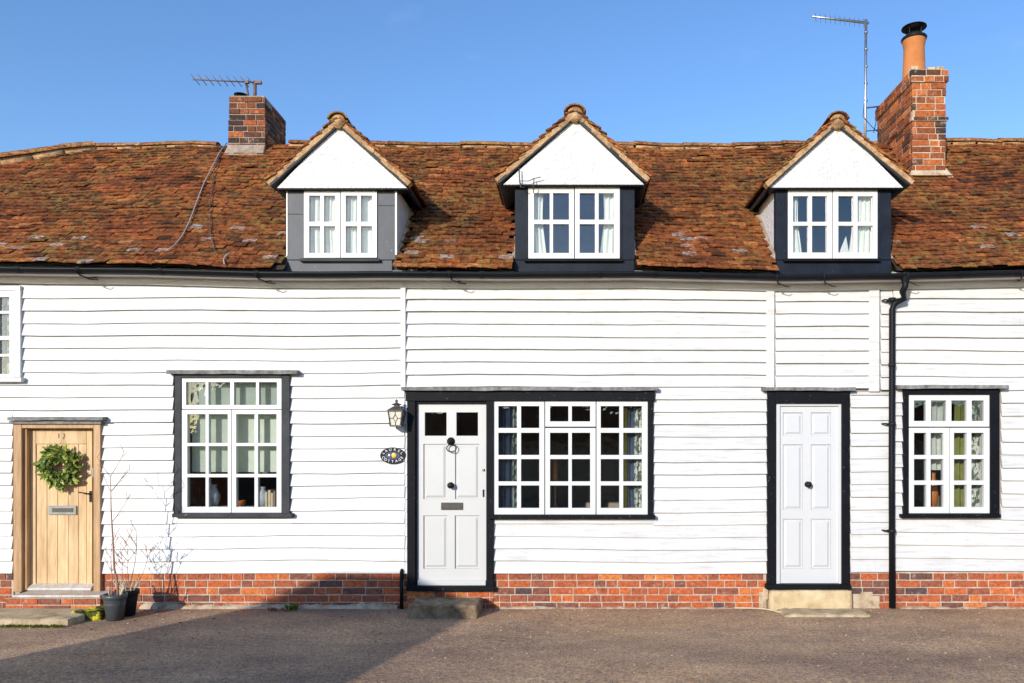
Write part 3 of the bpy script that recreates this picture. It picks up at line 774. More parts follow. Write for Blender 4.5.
for i, h in enumerate(houses):
    x0, x1 = HX[i]; bm_ = MB(); mo = MB()
    hs = [o for o in HOLES[i] if o[2] < .3]
    for a, b in cut(x0, x1, [(o[0] - .005, o[1] + .005) for o in hs]):
        bm_ = MB(); mo = MB()
        brick_face(bm_, mo, a, b, -.015, PLZ, -.006, 50 + i, .0735)
        mo.box(a, b, .0, .011, -.02, PLZ + .01)
        po = bm_.build('plinth', M['brick'], h, .003); mo.build('mortar', M['mortar'], po)
    for o in hs:   # brick under the thresholds
        bm_ = MB(); mo = MB(); zt = o[2] - .004
        if zt > .03 and i != 1:
            brick_face(bm_, mo, o[0], o[1], -.015, zt, -.02, 77 + int(o[0] * 10), .07); mo.box(o[0], o[1], -.012, .011, -.02, zt)
        elif i == 1 and o[0] < 0:
            brick_face(bm_, mo, o[0] - .005, o[1] + .005, -.015, zt, -.012, 91, .07, dark=-.15); mo.box(o[0] - .005, o[1] + .005, -.005, .011, -.02, zt)
        if bm_.v: po = bm_.build('plinth', M['brick'], h, .003); mo.build('mortar', M['mortar'], po)
    # crumbling cement fillet at the ground
    cm = MB(); rr = random.Random(5 + i)
    spans = {0: [(142, 398)], 1: [(496, 764)], 2: [(898, 1200)]}[i]
    for a, b in spans:
        X = X_(a); e = X_(b)
        K = int((e - X) / .035); vs = []; fs = []
        for k in range(K + 1):
            x = X + (e - X) * k / K; q = abs(mnoise.noise(Vector((x * 1.3, 2, i)))); hz = max(.004, .008 + .04 * q + (.042 if i == 0 else 0) * (.6 + .6 * mnoise.noise(Vector((x * 2.1, 5, 5)))) + .018 * mnoise.noise(Vector((x * 9, 1, 1))) + rr.gauss(0, .003))
            yo = -.04 - .03 * q + .012 * mnoise.noise(Vector((x * 11, 3, 1)))
            vs += [(x, yo - .015, -.015), (x, yo, hz * .35), (x, -.018 + rr.gauss(0, .003), hz * .95), (x, .0, hz)]
        for k in range(K):
            o = 4 * k; fs += [(o, o + 4, o + 5, o + 1), (o + 1, o + 5, o + 6, o + 2), (o + 2, o + 6, o + 7, o + 3)]
        cm.add(vs, fs, None, True)
    cm.build('footing', M['cement'], h)
# render patches beside the right door
mb = MB()
for (a, b, c, d) in ((851.5, 862, 594, 609), (861, 873, 592, 609), (872, 880, 596, 609), (759, 767, 592, 609), (763, 768.5, 588, 600)):
    mb = MB(); mb.pbox(a, b, c, d, -.014 - R.uniform(0, .004), 0); mb.build('render_patch', M['cement'], houses[1], .008)

# ------------------------------------------------------------------ chimneys
def chimney(h, x0, x1, y0, y1, zb, zt, seed, bands, dark, mats):
    mb = MB(); mo = MB()
    secs = []; z = zb
    for (bz0, bz1, out) in bands:
        if bz0 > z: secs.append((z, bz0, 0))
        secs.append((bz0, bz1, out)); z = bz1
    if z < zt: secs.append((z, zt, 0))
    for n, (a, b, o) in enumerate(secs):
        X0, X1, Y0, Y1 = x0 - o, x1 + o, y0 - o, y1 + o
        mo.box(X0 + .008, X1 - .008, Y0 + .008, Y1 - .008, a + (0 if n == 0 else .001), b - .001)
        dk = dark
        brick_face(mb, mo, X0, X1, a, b, Y0, seed + n, .075, dark=dk, jit=.003)
        brick_face(mb, mo, Y0 + .052, Y1 - .052, a, b, X0, seed + 20 + n, .075, axis='y', flip=-1, dark=dk, jit=.003)
        brick_face(mb, mo, Y0 + .052, Y1 - .052, a, b, X1, seed + 40 + n, .075, axis='y', flip=1, dark=dk, jit=.003)
        # back face
        sub = MB(); brick_face(sub, mo, X0, X1, a, b, 0, seed + 60 + n, .075, dark=dk)
        for q in range(0, len(sub.v)): pass
        mb.v += [(v[0], Y1 - v[1], v[2]) for v in sub.v]; off = len(mb.t); mb.t += sub.t
        mb.f += [tuple(off + i for i in reversed(f)) for f in sub.f]; mb.sm += sub.sm
    c = mb.build('chimney', M[mats[0]], h, .004); mo.build('mortar', M[mats[1]], c)
    return c
zt1 = Z_(96.5, 1.90)
c1 = chimney(houses[0], -4.22, -3.775, 1.90, 2.63, 4.95, zt1, 200, [(4.95, Z_(120, 1.9), .008)], .24, ('oldbrick', 'sootmortar'))
mb = MB(); mb.box(-4.20, -3.79, 1.92, 2.61, zt1 + .001, zt1 + .02)
mb.build('flaunching', M['sootmortar'], c1, .006); mb = MB(); mb.hexa([(-4.25, 1.80, 5.200), (-3.76, 1.80, 5.200), (-3.76, 1.90, 5.200), (-4.25, 1.90, 5.200), (-4.23, 1.86, 5.310), (-3.77, 1.86, 5.310), (-3.77, 1.90, 5.370), (-4.23, 1.90, 5.370)])
mb.build('flaunching', M['sootmortar'], c1, .006)
mb = MB(); cx, cy = -3.41 * 1.2375 + .22 - .05, 2.2     # low flue guard
gx = X_(241, 2.1); gz = zt1 + .02
mb.lathe([(.075, 0), (.075, .05), (.07, .05), (.07, 0)], (gx, 2.1, gz), 16)
for t in range(3): a = t * 2.1; mb.tube([(gx + .07 * math.cos(a), 2.1 + .07 * math.sin(a), gz + .04), (gx + .07 * math.cos(a), 2.1 + .07 * math.sin(a), gz + .09)], .006, 6)
mb.lathe([(.0, .10), (.085, .088), (.085, .082), (0, .09)], (gx, 2.1, gz), 16)
mb.build('flue_cap', M['iron'], c1)

zt2 = Z_(70, 1.35)
c2 = chimney(houses[2], 4.0, 4.395, 1.35, 2.42, 4.55, zt2, 300, [(Z_(121, 1.35), Z_(117, 1.35), .022), (Z_(82.5, 1.35), zt2, .022)], .04, ('oldbrick', 'mortar'))
mb = MB(); mb.hexa([(4.04, 1.40, zt2 + .001), (4.36, 1.40, zt2 + .001), (4.36, 2.38, zt2 + .001), (4.04, 2.38, zt2 + .001), (4.09, 1.50, zt2 + .07), (4.31, 1.50, zt2 + .07), (4.31, 2.3, zt2 + .06), (4.09, 2.3, zt2 + .06)])
for (a, b, c) in ((4.0, 1.37, .06), (4.3, 1.38, .06), (4.2, 1.375, .05)): mb.box(a, a + .085, b, b + .1, zt2 + .001, zt2 + c)
mb.build('flaunching', M['cement'], c2, .008); mb = MB()
mb.hexa([(3.95, 1.27, 4.770), (4.44, 1.27, 4.770), (4.44, 1.36, 4.770), (3.95, 1.36, 4.770), (3.99, 1.33, 4.845), (4.40, 1.33, 4.845), (4.40, 1.36, 4.860), (3.99, 1.36, 4.860)])
mb.hexa([(4.39, 1.30, 4.750), (4.47, 1.30, 4.750), (4.47, 2.0, 5.380), (4.39, 2.0, 5.380), (4.39, 1.34, 4.870), (4.41, 1.34, 4.850), (4.41, 2.0, 5.460), (4.39, 2.0, 5.480)])
mb.build('flaunching', M['cement'], c2, .008)
px_, py_ = X_(914, 1.85), 1.85
mb = MB(); mb.lathe([(.155, 0), (.155, .05), (.135, .08), (.124, .35), (.121, Z_(45, 1.85) - zt2 - .09), (.133, Z_(43, 1.85) - zt2 - .05), (.133, Z_(38, 1.85) - zt2 - .05), (.105, Z_(38, 1.85) - zt2 - .05), (.10, .3), (0, .3)], (px_, py_, zt2 + .05), 32)
po = mb.build('chimney_pot', M['terra'], c2)
mb = MB(); zc = Z_(39, 1.85)
mb.lathe([(.125, -.03), (.150, -.012), (.152, .0), (.145, .012), (.12, .012)], (px_, py_, zc), 28)
mb.lathe([(.10, .0), (.10, .05), (.094, .05), (.094, 0)], (px_, py_, zc), 24)
for t in range(4): a = .6 + t * math.pi / 2; mb.tube([(px_ + .09 * math.cos(a), py_ + .09 * math.sin(a), zc), (px_ + .10 * math.cos(a), py_ + .10 * math.sin(a), zc + .14)], .008, 6)
mb.lathe([(.0, .175), (.08, .165), (.145, .14), (.147, .132), (.08, .150), (.0, .155)], (px_, py_, zc), 28)
mb.build('cowl', M['iron'], c2)

# ------------------------------------------------------------------ drips, windows and doors
def drip(mb, x0, x1, y0, y1, out=.085, seed=1):
    rr = random.Random(seed); X0, X1 = X_(x0, -out), X_(x1, -out); n = int((X1 - X0) / .09); z = Z_((y0 + y1) / 2, -out); w = .0
    vs = []; fs = []
    for k in range(n + 1):
        x = X0 + (X1 - X0) * k / n; dzv = .004 * mnoise.noise(Vector((x * 4, seed, 0))) * 2; th = (Z_(y0, -out) - Z_(y1, -out)) / 2
        vs += [(x, -out + rr.uniform(-.004, .004), z - th + dzv), (x, .0, z - th + .008 + dzv * .5), (x, .0, z + th + .006), (x, -out + rr.uniform(-.004, .004), z + th + dzv * .6)]
    for k in range(n):
        o = 4 * k; p = o + 4
        fs += [(o, o + 1, p + 1, p)[::-1], (o + 1, o + 2, p + 2, p + 1)[::-1], (o + 2, o + 3, p + 3, p + 2)[::-1], (o + 3, o, p, p + 3)[::-1]]
    fs += [(0, 1, 2, 3), (4 * n + 3, 4 * n + 2, 4 * n + 1, 4 * n)]
    mb.add(vs, fs)

BF = -.05      # front of the black frames
WF = -.034     # front of the white sashes
def window(h, frame_boxes, fm, sashes, dripd, sill, sillmat, seed):
    fb = MB()
    for b in frame_boxes: fb.pbox(*b, BF + R.uniform(-.003, .003), .05)
    w = fb.build('window', M[fm], h, .004)
    wd = MB(); gl = MB()
    for n, (ox, oy, cols, rows) in enumerate(sashes):
        wd = MB(); casement(wd, gl, ox[0], ox[1], oy[0], oy[1], cols, rows, WF - .002 * (n % 3), .02, -.008)
        wd.build('casement', M['white'], w, .003); gl.build('window_pane', M['glass'], w)
    if dripd: mb = MB(); drip(mb, *dripd, .095, seed); mb.build('drip_board', M['drip'], w, .002)
    if sill: mb = MB(); mb.box(X_(sill[0], -.085), X_(sill[1], -.085), -.09, .03, Z_(sill[3], -.085), Z_(sill[2], -.085)); mb.build('sill', M[sillmat], w, .005)
    return w
# window U (upper left, cut by the frame of the photo)
window(houses[0], [(-62, 20, 285.5, 290.5), (14.3, 20.3, 290.5, 377), (-62, -56, 290.5, 377)], 'white',
       [((-56, -21.5), (290.5, 377), [(-51, -40), (-37, -27)], [(297, 311), (313.5, 336), (340, 354), (356.5, 374)]), ((-21, 14.2), (290.5, 377), [(-16, -5), (-2, 9.5)], [(297, 311), (313.5, 336), (340, 354), (356.5, 374)])],
       None, (-64, 21.5, 377.3, 382), 'board', 3)
WA = window(houses[0], [(174.6, 181, 373.8, 517), (281.6, 289.6, 373.8, 517), (181, 281.6, 373.8, 378), (181, 281.6, 512.8, 517)], 'greyblack',
       [((181.2, 281.4), (378.2, 409), [(185.9, 205.6), (208.3, 230.3), (233.8, 256), (258.8, 277)], [(382, 405)]),
        ((181.2, 231), (409.8, 512.6), [(187.2, 205.6), (208.6, 227.8)], [(414, 443), (446, 474), (477.2, 507)]),
        ((231.8, 281.4), (409.8, 512.6), [(236, 254.5), (257.8, 276.6)], [(414, 443), (446, 474), (477.2, 507)])],
       (166, 297, 370, 374), (172, 292, 513.6, 517.4), 'greyblack', 5)
# joined door + window B
rowsB = [(406, 428), (432.7, 455), (459, 481.4), (485.4, 508)]
WB = window(houses[1], [(648, 653.4, 401, 518), (493.9, 648, 514.6, 518)], 'black',
       [((493.8, 544.3), (401.2, 514.4), [(498.3, 517), (521, 539.3)], rowsB),
        ((545.2, 595.6), (401.2, 426.6), [(550, 568.4), (571.8, 590.2)], [(406, 421.4)]),
        ((545.2, 595.6), (428, 514.4), [(550, 568.4), (571.8, 590.2)], rowsB[1:]),
        ((596.5, 647.6), (401.2, 514.4), [(600.7, 619.4), (623.2, 642)], rowsB)],
       None, (487.5, 655.5, 515.4, 519), 'black', 6)
mb = MB(); mb.box(X_(544.2), X_(545.4), -.03, .02, Z_(514), Z_(401)); mb.box(X_(595.5), X_(596.6), -.03, .02, Z_(514), Z_(401)); mb.box(X_(545.4), X_(595.5), -.028, .02, Z_(428), Z_(426.4)); mb.build('mullion', M['iron'], WB)
rowsC = [(432.8, 455), (459, 480.5), (484.8, 507)]
WC = window(houses[2], [(903.5, 908.8, 388, 517), (990.2, 999.8, 388, 517), (908.8, 990.2, 388, 394.8), (908.8, 990.2, 513.4, 517)], 'black',
       [((909, 990), (395, 426.6), [(914, 926), (931, 946.3), (951.4, 966.6), (971.8, 984)], [(400.4, 421)]),
        ((909, 949.2), (427.8, 513.2), [(914, 926.4), (930.6, 943.4)], rowsC), ((949.9, 990), (427.8, 513.2), [(954, 966.8), (971.4, 984)], rowsC)],
       (897, 1009, 385, 388.6), (901.5, 1001, 514.2, 518), 'black', 8)

# --- door in the middle
def panel_door(name, h, x0, x1, y0, y1, panels, glasses, yf, m, bevel=.004):
    H = [(X_(a, yf), X_(b, yf), Z_(d_, yf), Z_(c_, yf)) for a, b, c_, d_ in panels + glasses]
    mb = MB(); mb.plate(X_(x0, yf), X_(x1, yf), Z_(y1, yf), Z_(y0, yf), H, yf, yf + .045)
    for (a, b, c_, d_) in H[:len(panels)]:
        mb.box(a, b, yf + .017, yf + .034, c_, d_)
        mb.hexa([(a + .012, yf + .0165, c_ + .012), (b - .012, yf + .0165, c_ + .012), (b - .012, yf + .0165, d_ - .012), (a + .012, yf + .0165, d_ - .012),
                 (a + .035, yf + .004, c_ + .035), (b - .035, yf + .004, c_ + .035), (b - .035, yf + .004, d_ - .035), (a + .035, yf + .004, d_ - .035)][::1])
    o = mb.build(name, m, h, bevel)
    if glasses:
        gm = MB(); q = H[len(panels):]
        for a, b, c_, d_ in q: gm.quad((a - .004, yf + .02, c_ - .004), (b + .004, yf + .02, c_ - .004), (b + .004, yf + .02, d_ + .004), (a - .004, yf + .02, d_ + .004))
        gm.build('door_pane', M['glass'], o)
    return o
DY = .0
dm = panel_door('door', houses[1], 416.8, 486.2, 403.8, 585.8, [(423.4, 446.8, 444, 499), (455, 479.4, 444, 499), (423.4, 447.4, 515.5, 568.7), (454.8, 479.3, 515.5, 568.7)],
                [(424.7, 446.6, 412.3, 435.8), (456.3, 478, 412.3, 435.8)], DY, M['doorwhite'])
# knocker: rose, collar and ring
kx, kz = X_(451), Z_(441.4)
mb = MB(); mb.lathe([(0, .026), (.02, .024), (.036, .012), (.042, 0)], (kx, DY, kz), 16, axis='y'); mb.lathe([(0, .045), (.012, .043), (.016, .03), (.014, .02)], (kx, DY, kz), 12, axis='y')
mb.lathe([(.012, .046), (.02, .036), (.012, .026)], (kx, DY, kz - .012), 12, axis='y')
ring = [(kx + .01 + .048 * math.sin(t), DY - .035 + .006 * math.cos(t), kz - .068 + .036 * math.cos(t)) for t in [2 * math.pi * q / 24 for q in range(25)]]
mb.tube(ring, .0055, 6, False)
mb.build('door_knocker', M['iron'], dm)
mb = MB(); mb.lathe([(.032, 0), (.03, .006), (.012, .01), (.012, .03), (.026, .04), (.031, .052), (.026, .064), (.012, .070), (0, .071)], (X_(451), DY, Z_(485.3)), 18, axis='y'); mb.build('door_knob', M['iron'], dm)
mb = MB(); mb.pbox(441, 463, 502.6, 510, DY - .008, DY); mb.build('letter_plate', M['darksteel'], dm, .003)
mb = MB(); mb.pbox(443, 461, 504.2, 508.2, DY - .011, DY - .0085); mb.build('letter_flap', M['darksteel'], dm, .002)
mb = MB(); mb.lathe([(.014, 0), (.014, .008), (.0, .010)], (X_(483.5), DY, Z_(470)), 14, axis='y'); mb.build('door_lock', M['brass'], dm)
mb = MB(); mb.lathe([(.010, 0), (.010, .004), (0, .005)], (X_(483.5), DY, Z_(490.5)), 12, axis='y'); mb.box(X_(482.7), X_(484.3), DY - .0045, DY, Z_(497), Z_(490)); mb.build('keyhole_plate', M['iron'], dm)
mb = MB(); mb.pbox(417.5, 485.8, 580.5, 585.6, DY - .028, DY - .001); mb.build('weather_bar', M['doorwhite'], dm, .006)
# frame of the middle door, shared lintel
mb = MB(); mb.pbox(407, 415.2, 401, 588, BF - .002, .05); mb.pbox(486.4, 493.6, 401, 588, BF - .001, .05); mb.pbox(405.5, 655, 391, 401, BF - .008, .05)
lf = mb.build('door_frame', M['black'], houses[1], .004)
mb = MB(); mb.pbox(415.4, 417, 403.4, 586, BF + .02, .05); mb.pbox(415.2, 486.4, 401.2, 403.6, BF + .02, .05); mb.build('door_stop', M['black'], lf, .002)
mb = MB(); mb.pbox(406, 494.5, 586.2, 591.5, -.075, .05); mb.build('threshold', M['black'], lf, .006)
mb = MB(); drip(mb, 401, 658, 387, 390.6, .10, 11); mb.build('drip_board', M['drip'], lf, .002)

# --- right white door
d2 = panel_door('door', houses[1], 780.2, 838.6, 406.2, 583.2, [(783, 802.6, 412.6, 435.5), (811, 830.8, 412.6, 435.5), (783, 802.6, 444.6, 510), (811, 830.8, 444.6, 510), (783, 802.6, 519, 568.6), (811, 830.8, 519, 568.6)], [], -.005, M['door2'])
mb = MB(); mb.lathe([(.030, 0), (.028, .006), (.012, .01), (.012, .03), (.028, .040), (.031, .052), (.024, .064), (0, .068)], (X_(807.3), -.005, Z_(484.4)), 18, axis='y')
for t in range(6):
    a = t * math.pi / 3; mb.lathe([(0.006, .058), (.004, .066), (0, .068)], (X_(807.3) + .018 * math.cos(a), -.005, Z_(484.4) + .018 * math.sin(a)), 6, axis='y')
mb.build('door_knob', M['iron'], d2)
mb = MB(); mb.pbox(767.5, 776, 391, 586, BF - .004, .05); mb.pbox(842, 849.6, 391, 586, BF - .004, .05); mb.pbox(776, 842, 391, 403.4, BF - .006, .05)
lf = mb.build('door_frame', M['black'], houses[1], .004)
mb = MB(); mb.pbox(776.2, 780, 405.8, 584, -.028, .05); mb.pbox(838.8, 841.8, 405.8, 584, -.028, .05); mb.pbox(776.2, 841.8, 403.6, 406, -.028, .05); mb.build('door_stop', M['door2'], lf, .002)
mb = MB(); mb.pbox(766.5, 851, 584.4, 589.6, -.08, .05); mb.build('threshold', M['black'], lf, .006)
mb = MB(); drip(mb, 763, 856, 387.2, 390.6, .10, 15); mb.build('drip_board', M['drip'], lf, .002)

# --- oak door
OY = .045
mb = MB(); xs = [31, 36.5, 47, 57.6, 68.2, 78.6, 86.5, 92.5]
x0o, x1o = X_(30.5, OY), X_(93, OY); z0o, z1o = Z_(586, OY), Z_(428.5, OY)
for a, b in zip(xs, xs[1:]):
    mb.box(X_(a, OY) + .0015, X_(b, OY) - .0015, OY + R.uniform(0, .002), OY + .03, z0o, z1o)
mb.box(x0o, x1o, OY + .02, OY + .04, z0o, z1o)
od = mb.build('door', M['oak'], houses[0], .003)
mb = MB(); mb.box(X_(36.5, OY), X_(87, OY), OY - .010, OY - .0005, Z_(444, OY), Z_(430, OY)); mb.box(X_(30.8, OY), X_(36.3, OY), OY - .010, OY - .0005, z0o, Z_(430, OY)); mb.box(X_(87.2, OY), X_(92.7, OY), OY - .010, OY - .0005, z0o, Z_(430, OY)); mb.build('door_rail', M['oak'], od, .004)
mb = MB(); mb.hexa([(X_(29, 0), -.03, Z_(590, 0)), (X_(92.5, 0), -.03, Z_(590, 0)), (X_(92.5, 0), OY - .001, Z_(590, 0)), (X_(29, 0), OY - .001, Z_(590, 0)), (X_(29, 0), -.022, Z_(587.5, 0)), (X_(92.5, 0), -.022, Z_(587.5, 0)), (X_(92.5, 0), OY - .001, Z_(584, 0)), (X_(29, 0), OY - .001, Z_(584, 0))]); mb.build('weather_bar', M['silver'], od, .003)
mb = MB(); mb.pbox(48.3, 76.3, 505.8, 514.8, OY - .014, OY - .001)
lp = mb.build('letter_plate', M['steel'], od, .003)
mb = MB(); mb.pbox(52, 73, 508.2, 512.2, OY - .018, OY - .0145); mb.build('letter_flap', M['darksteel'], lp, .002) if False else mb.build('letter_flap', M['darksteel'], od, .002)
mb = MB(); xh = X_(90.3, OY); mb.pbox(89.2, 91.4, 491, 502, OY - .016, OY - .011); mb.tube([(xh, OY - .012, Z_(493.5, OY)), (xh, OY - .045, Z_(493.5, OY)), (xh - .02, OY - .05, Z_(493, OY)), (xh - .09, OY - .05, Z_(492, OY))], .006, 8); mb.build('door_handle', M['iron'], od)
mb = MB(); mb.pbox(91, 93.2, 468, 477, OY - .014, OY - .010); mb.build('door_lock', M['steel'], od)
mb = MB(); mb.pbox(13.3, 21.5, 424, 592, -.055, .06); mb.pbox(93.3, 100.2, 424, 592, -.052, .06); mb.pbox(21.5, 93.3, 424, 428.3, -.05, .06)
of = mb.build('door_frame', M['oakframe'], houses[0], .005)
mb = MB(); mb.pbox(23.0, 26.6, 429, 590, -.02, .06); mb.pbox(21.6, 23, 428.6, 590, -.03, .06); mb.build('door_stop', M['oakframe'], of, .003)
mb = MB(); mb.box(X_(12.5, -.26), X_(100.5, -.26), -.27, .06, .152, .176); mb.build('threshold', M['silver'], of, .005)
mb = MB(); drip(mb, 7, 103, 417, 420.4, .11, 19); mb.box(X_(9, -.075), X_(101, -.075), -.078, -.001, Z_(424, -.075), Z_(420.8, -.075)); mb.build('drip_board', M['drip'], of, .002)
# door number
def text_mesh(name, body, size, loc, m, parent=None, rotz=0, ext=.0015, rx=math.pi / 2, roll=0):
    cu = bpy.data.curves.new('t', 'FONT'); cu.body = body; cu.size = size; cu.extrude = ext; cu.align_x = 'CENTER'; cu.align_y = 'CENTER'
    o = bpy.data.objects.new('t', cu); COL.objects.link(o); bpy.context.view_layer.update()
    me = bpy.data.meshes.new_from_object(o.evaluated_get(bpy.context.evaluated_depsgraph_get()))
    COL.objects.unlink(o); bpy.data.objects.remove(o)
    mtx = Matrix.Translation(Vector(loc)) @ Matrix.Rotation(roll, 4, 'Y') @ Matrix.Rotation(rx, 4, 'X')
    me.transform(mtx); return me
def add_me(mb, me):
    mb.add([v.co.copy() for v in me.vertices], [tuple(p.vertices) for p in me.polygons])
mb = MB(); add_me(mb, text_mesh('n', '1 3', .066, (X_(62, OY), OY - .0125, Z_(436, OY)), None)); mb.build('house_number', M['rust'], od)

# ------------------------------------------------------------------ downpipe
mb = MB(); gx = X_(905, -.22); pxx = X_(892, -.075)
pts = [(gx, -.225, 3.27), (gx, -.225, 3.17), (gx - .02, -.21, 3.12), (pxx + .10, -.13, 3.07), (pxx + .02, -.09, 3.03), (pxx, -.078, 2.97), (pxx, -.078, 2.5), (pxx - .004, -.076, 1.4), (pxx, -.078, 0.02)]
mb.tube(pts, .030, 14)
dp = mb.build('downpipe', M['plastic'], houses[2])
for z in (2.88, 1.58, .98 + .05, 2.2):
    mb = MB(); zc = {2.88: Z_(300, -.078), 1.58: Z_(424, -.078), 1.03: Z_(531, -.078), 2.2: Z_(365, -.078)}[round(z, 2)]
    mb.lathe([(.030, -.02), (.035, -.02), (.035, .02), (.030, .02)], (pxx, -.078, zc), 16)
    if z != 2.2:
        mb.tube([(pxx - .02, -.05, zc), (pxx - .03, -.03, zc), (pxx - .03, .0, zc)], .01, 8); mb.tube([(pxx - .03, -.085, zc), (pxx - .075, -.07, zc + .004), (pxx - .08, -.02, zc + .004)], .008, 8)
    mb.build('pipe_clip', M['iron'], dp)
mb = MB(); mb.lathe([(.048, .05), (.048, .0), (.035, -.03), (.034, -.05)], (gx, -.225, 3.25), 16); mb.build('gutter_outlet', M['plastic'], dp)
# short boot pipe left of the middle door
mb = MB(); mb.tube([(X_(401.5, -.05), -.05, .0), (X_(401.5, -.05), -.05, .36)], .018, 10); mb.tube([(X_(401.5, -.05), -.05, .36), (X_(401.5, -.05), -.03, .38), (X_(401.5, -.05), .0, .385)], .018, 10)
mb.build('waste_pipe', M['plastic'], houses[0])

# ------------------------------------------------------------------ lantern, plaque, wreath
lx, ly, lz = X_(396.5, -.14), -.14, 0
ln = thing('wall_lantern', (lx, 0, Z_(428, -.14)), 'bronze diamond-leaded carriage lantern hung on the boards left of the white front door', 'lamp')
ztop, zbt = Z_(411.2, ly), Z_(425.8, ly)
mb = MB(); wt, wb = .068, .050
co = [(-1, -1), (1, -1), (1, 1), (-1, 1)]
for a, b in co: mb.tube([(lx + a * wt, ly + b * wt, ztop), (lx + a * wb, ly + b * wb, zbt)], .0065, 6)
mb.box(lx - wt - .006, lx + wt + .006, ly - wt - .006, ly + wt + .006, ztop - .006, ztop + .006); mb.box(lx - wb - .008, lx + wb + .008, ly - wb - .008, ly + wb + .008, zbt - .008, zbt + .006)
mb.tube([(lx, ly, zbt), (lx, ly, zbt - .03)], [.012, .004], 8)
# diamond leading on four sides
zm = (ztop + zbt) / 2; wm = (wt + wb) / 2 + .002
for q in range(4):
    rot = Matrix.Rotation(q * math.pi / 2, 3, 'Z')
    f = lambda u, z: Vector((lx, ly, 0)) + rot @ Vector((u, -(wb + (wt - wb) * (z - zbt) / (ztop - zbt)) - .001, 0)) + Vector((0, 0, z))
    D = [f(0, zm + .038), f(.022, zm), f(0, zm - .038), f(-.022, zm), f(0, zm + .038)]
    mb.tube(D, .0028, 5); mb.tube([f(0, ztop), f(0, zm + .038)], .0028, 5); mb.tube([f(0, zbt), f(0, zm - .038)], .0028, 5); mb.tube([f(-.056, zm), f(-.022, zm)], .0028, 5); mb.tube([f(.056, zm), f(.022, zm)], .0028, 5)
mb.build('lantern_cage', M['bronze'], ln)
mb = MB(); a = wt + .012
mb.add([(lx - a, ly - a, ztop + .006), (lx + a, ly - a, ztop + .006), (lx + a, ly + a, ztop + .006), (lx - a, ly + a, ztop + .006), (lx - .028, ly - .028, ztop + .045), (lx + .028, ly - .028, ztop + .045), (lx + .028, ly + .028, ztop + .045), (lx - .028, ly + .028, ztop + .045)],
       [(3, 2, 1, 0), (4, 5, 6, 7), (0, 1, 5, 4), (1, 2, 6, 5), (2, 3, 7, 6), (3, 0, 4, 7)])
mb.box(lx - .022, lx + .022, ly - .022, ly + .022, ztop + .045, ztop + .062)
mb.lathe([(.05, 0), (.046, .008), (.012, .02), (.010, .03), (.018, .038), (.006, .052), (0, .058)], (lx, ly, ztop + .062), 12); mb.build('lantern_roof', M['bronze'], ln)
mb = MB(); e = .004
mb.add([(lx - wb + e, ly - wb + e, zbt), (lx + wb - e, ly - wb + e, zbt), (lx + wb - e, ly + wb - e, zbt), (lx - wb + e, ly + wb - e, zbt), (lx - wt + e, ly - wt + e, ztop), (lx + wt - e, ly - wt + e, ztop), (lx + wt - e, ly + wt - e, ztop), (lx - wt + e, ly + wt - e, ztop)],
       [(0, 1, 5, 4), (1, 2, 6, 5), (2, 3, 7, 6), (3, 0, 4, 7)]); mb.build('lantern_glass', M['lampglass'], ln)
mb = MB(); bx = X_(402, 0)
mb.lathe([(.03, 0), (.028, .012), (0, .014)], (bx, -.02, Z_(409, 0)), 12, axis='y')
mb.tube([(bx, -.03, Z_(409)), (bx - .01, -.09, Z_(407)), (lx + .02, ly + .03, Z_(406.5)), (lx + .01, ly, ztop + .08)], .007, 6); mb.tube([(bx, -.03, Z_(409)), (bx + .005, -.07, Z_(414)), (lx + .05, ly + .06, Z_(411))], .005, 6); mb.build('lantern_bracket', M['bronze'], ln)

plx, plz = X_(392.9, -.03), Z_(455.6, -.03)
pq = thing('house_plaque', (plx, -.03, plz), 'small oval black name plaque with white lettering and a yellow motif below the lantern', 'sign')
def oval(mb, rx, rz, y0, y1, n=40, c=(plx, plz)):
    vs = [(c[0] + rx * math.cos(2 * math.pi * k / n), y0, c[1] + rz * math.sin(2 * math.pi * k / n)) for k in range(n)] + [(c[0] + rx * math.cos(2 * math.pi * k / n), y1, c[1] + rz * math.sin(2 * math.pi * k / n)) for k in range(n)]
    mb.add(vs, [tuple(range(n)), tuple(range(2 * n - 1, n - 1, -1))] + [(k, n + k, n + (k + 1) % n, (k + 1) % n) for k in range(n)])
mb = MB(); oval(mb, .124, .082, -.042, -.028); mb.build('plaque_plate', M['plaqueblack'], pq)
mb = MB(); oval(mb, .072, .036, -.045, -.043); mb.build('plaque_centre', M['plaquenavy'], pq)
mb = MB(); mb.box(plx - .004, plx + .026, -.050, -.046, plz - .020, plz + .024); mb.lathe([(.024, 0), (.024, .004), (0, .0045)], (plx + .014, -.046, plz + .004), 12, axis='y'); mb.build('plaque_motif', M['gold'], pq, .003)
mb = MB(); mb.lathe([(.012, 0), (.012, .004), (0, .0045)], (plx - .032, -.046, plz + .004), 8, axis='y')
def arc(word, a0, a1, up):
    for k, ch in enumerate(word):
        a = rad(a0 + (a1 - a0) * k / (len(word) - 1)); x = .098 * math.cos(a); z = .059 * math.sin(a)
        tx, tz = -.098 * math.sin(a), .059 * math.cos(a)
        ang = math.atan2(-tz, -tx) if up else math.atan2(tz, tx)
        add_me(mb, text_mesh('l', ch, .036, (plx + x, -.0435, plz + z), None, roll=-ang, ext=.0012))
arc('LAUREL', 156, 24, True); arc('COTTAGE', 200, 340, False)
mb.build('plaque_lettering', M['letter'], pq)

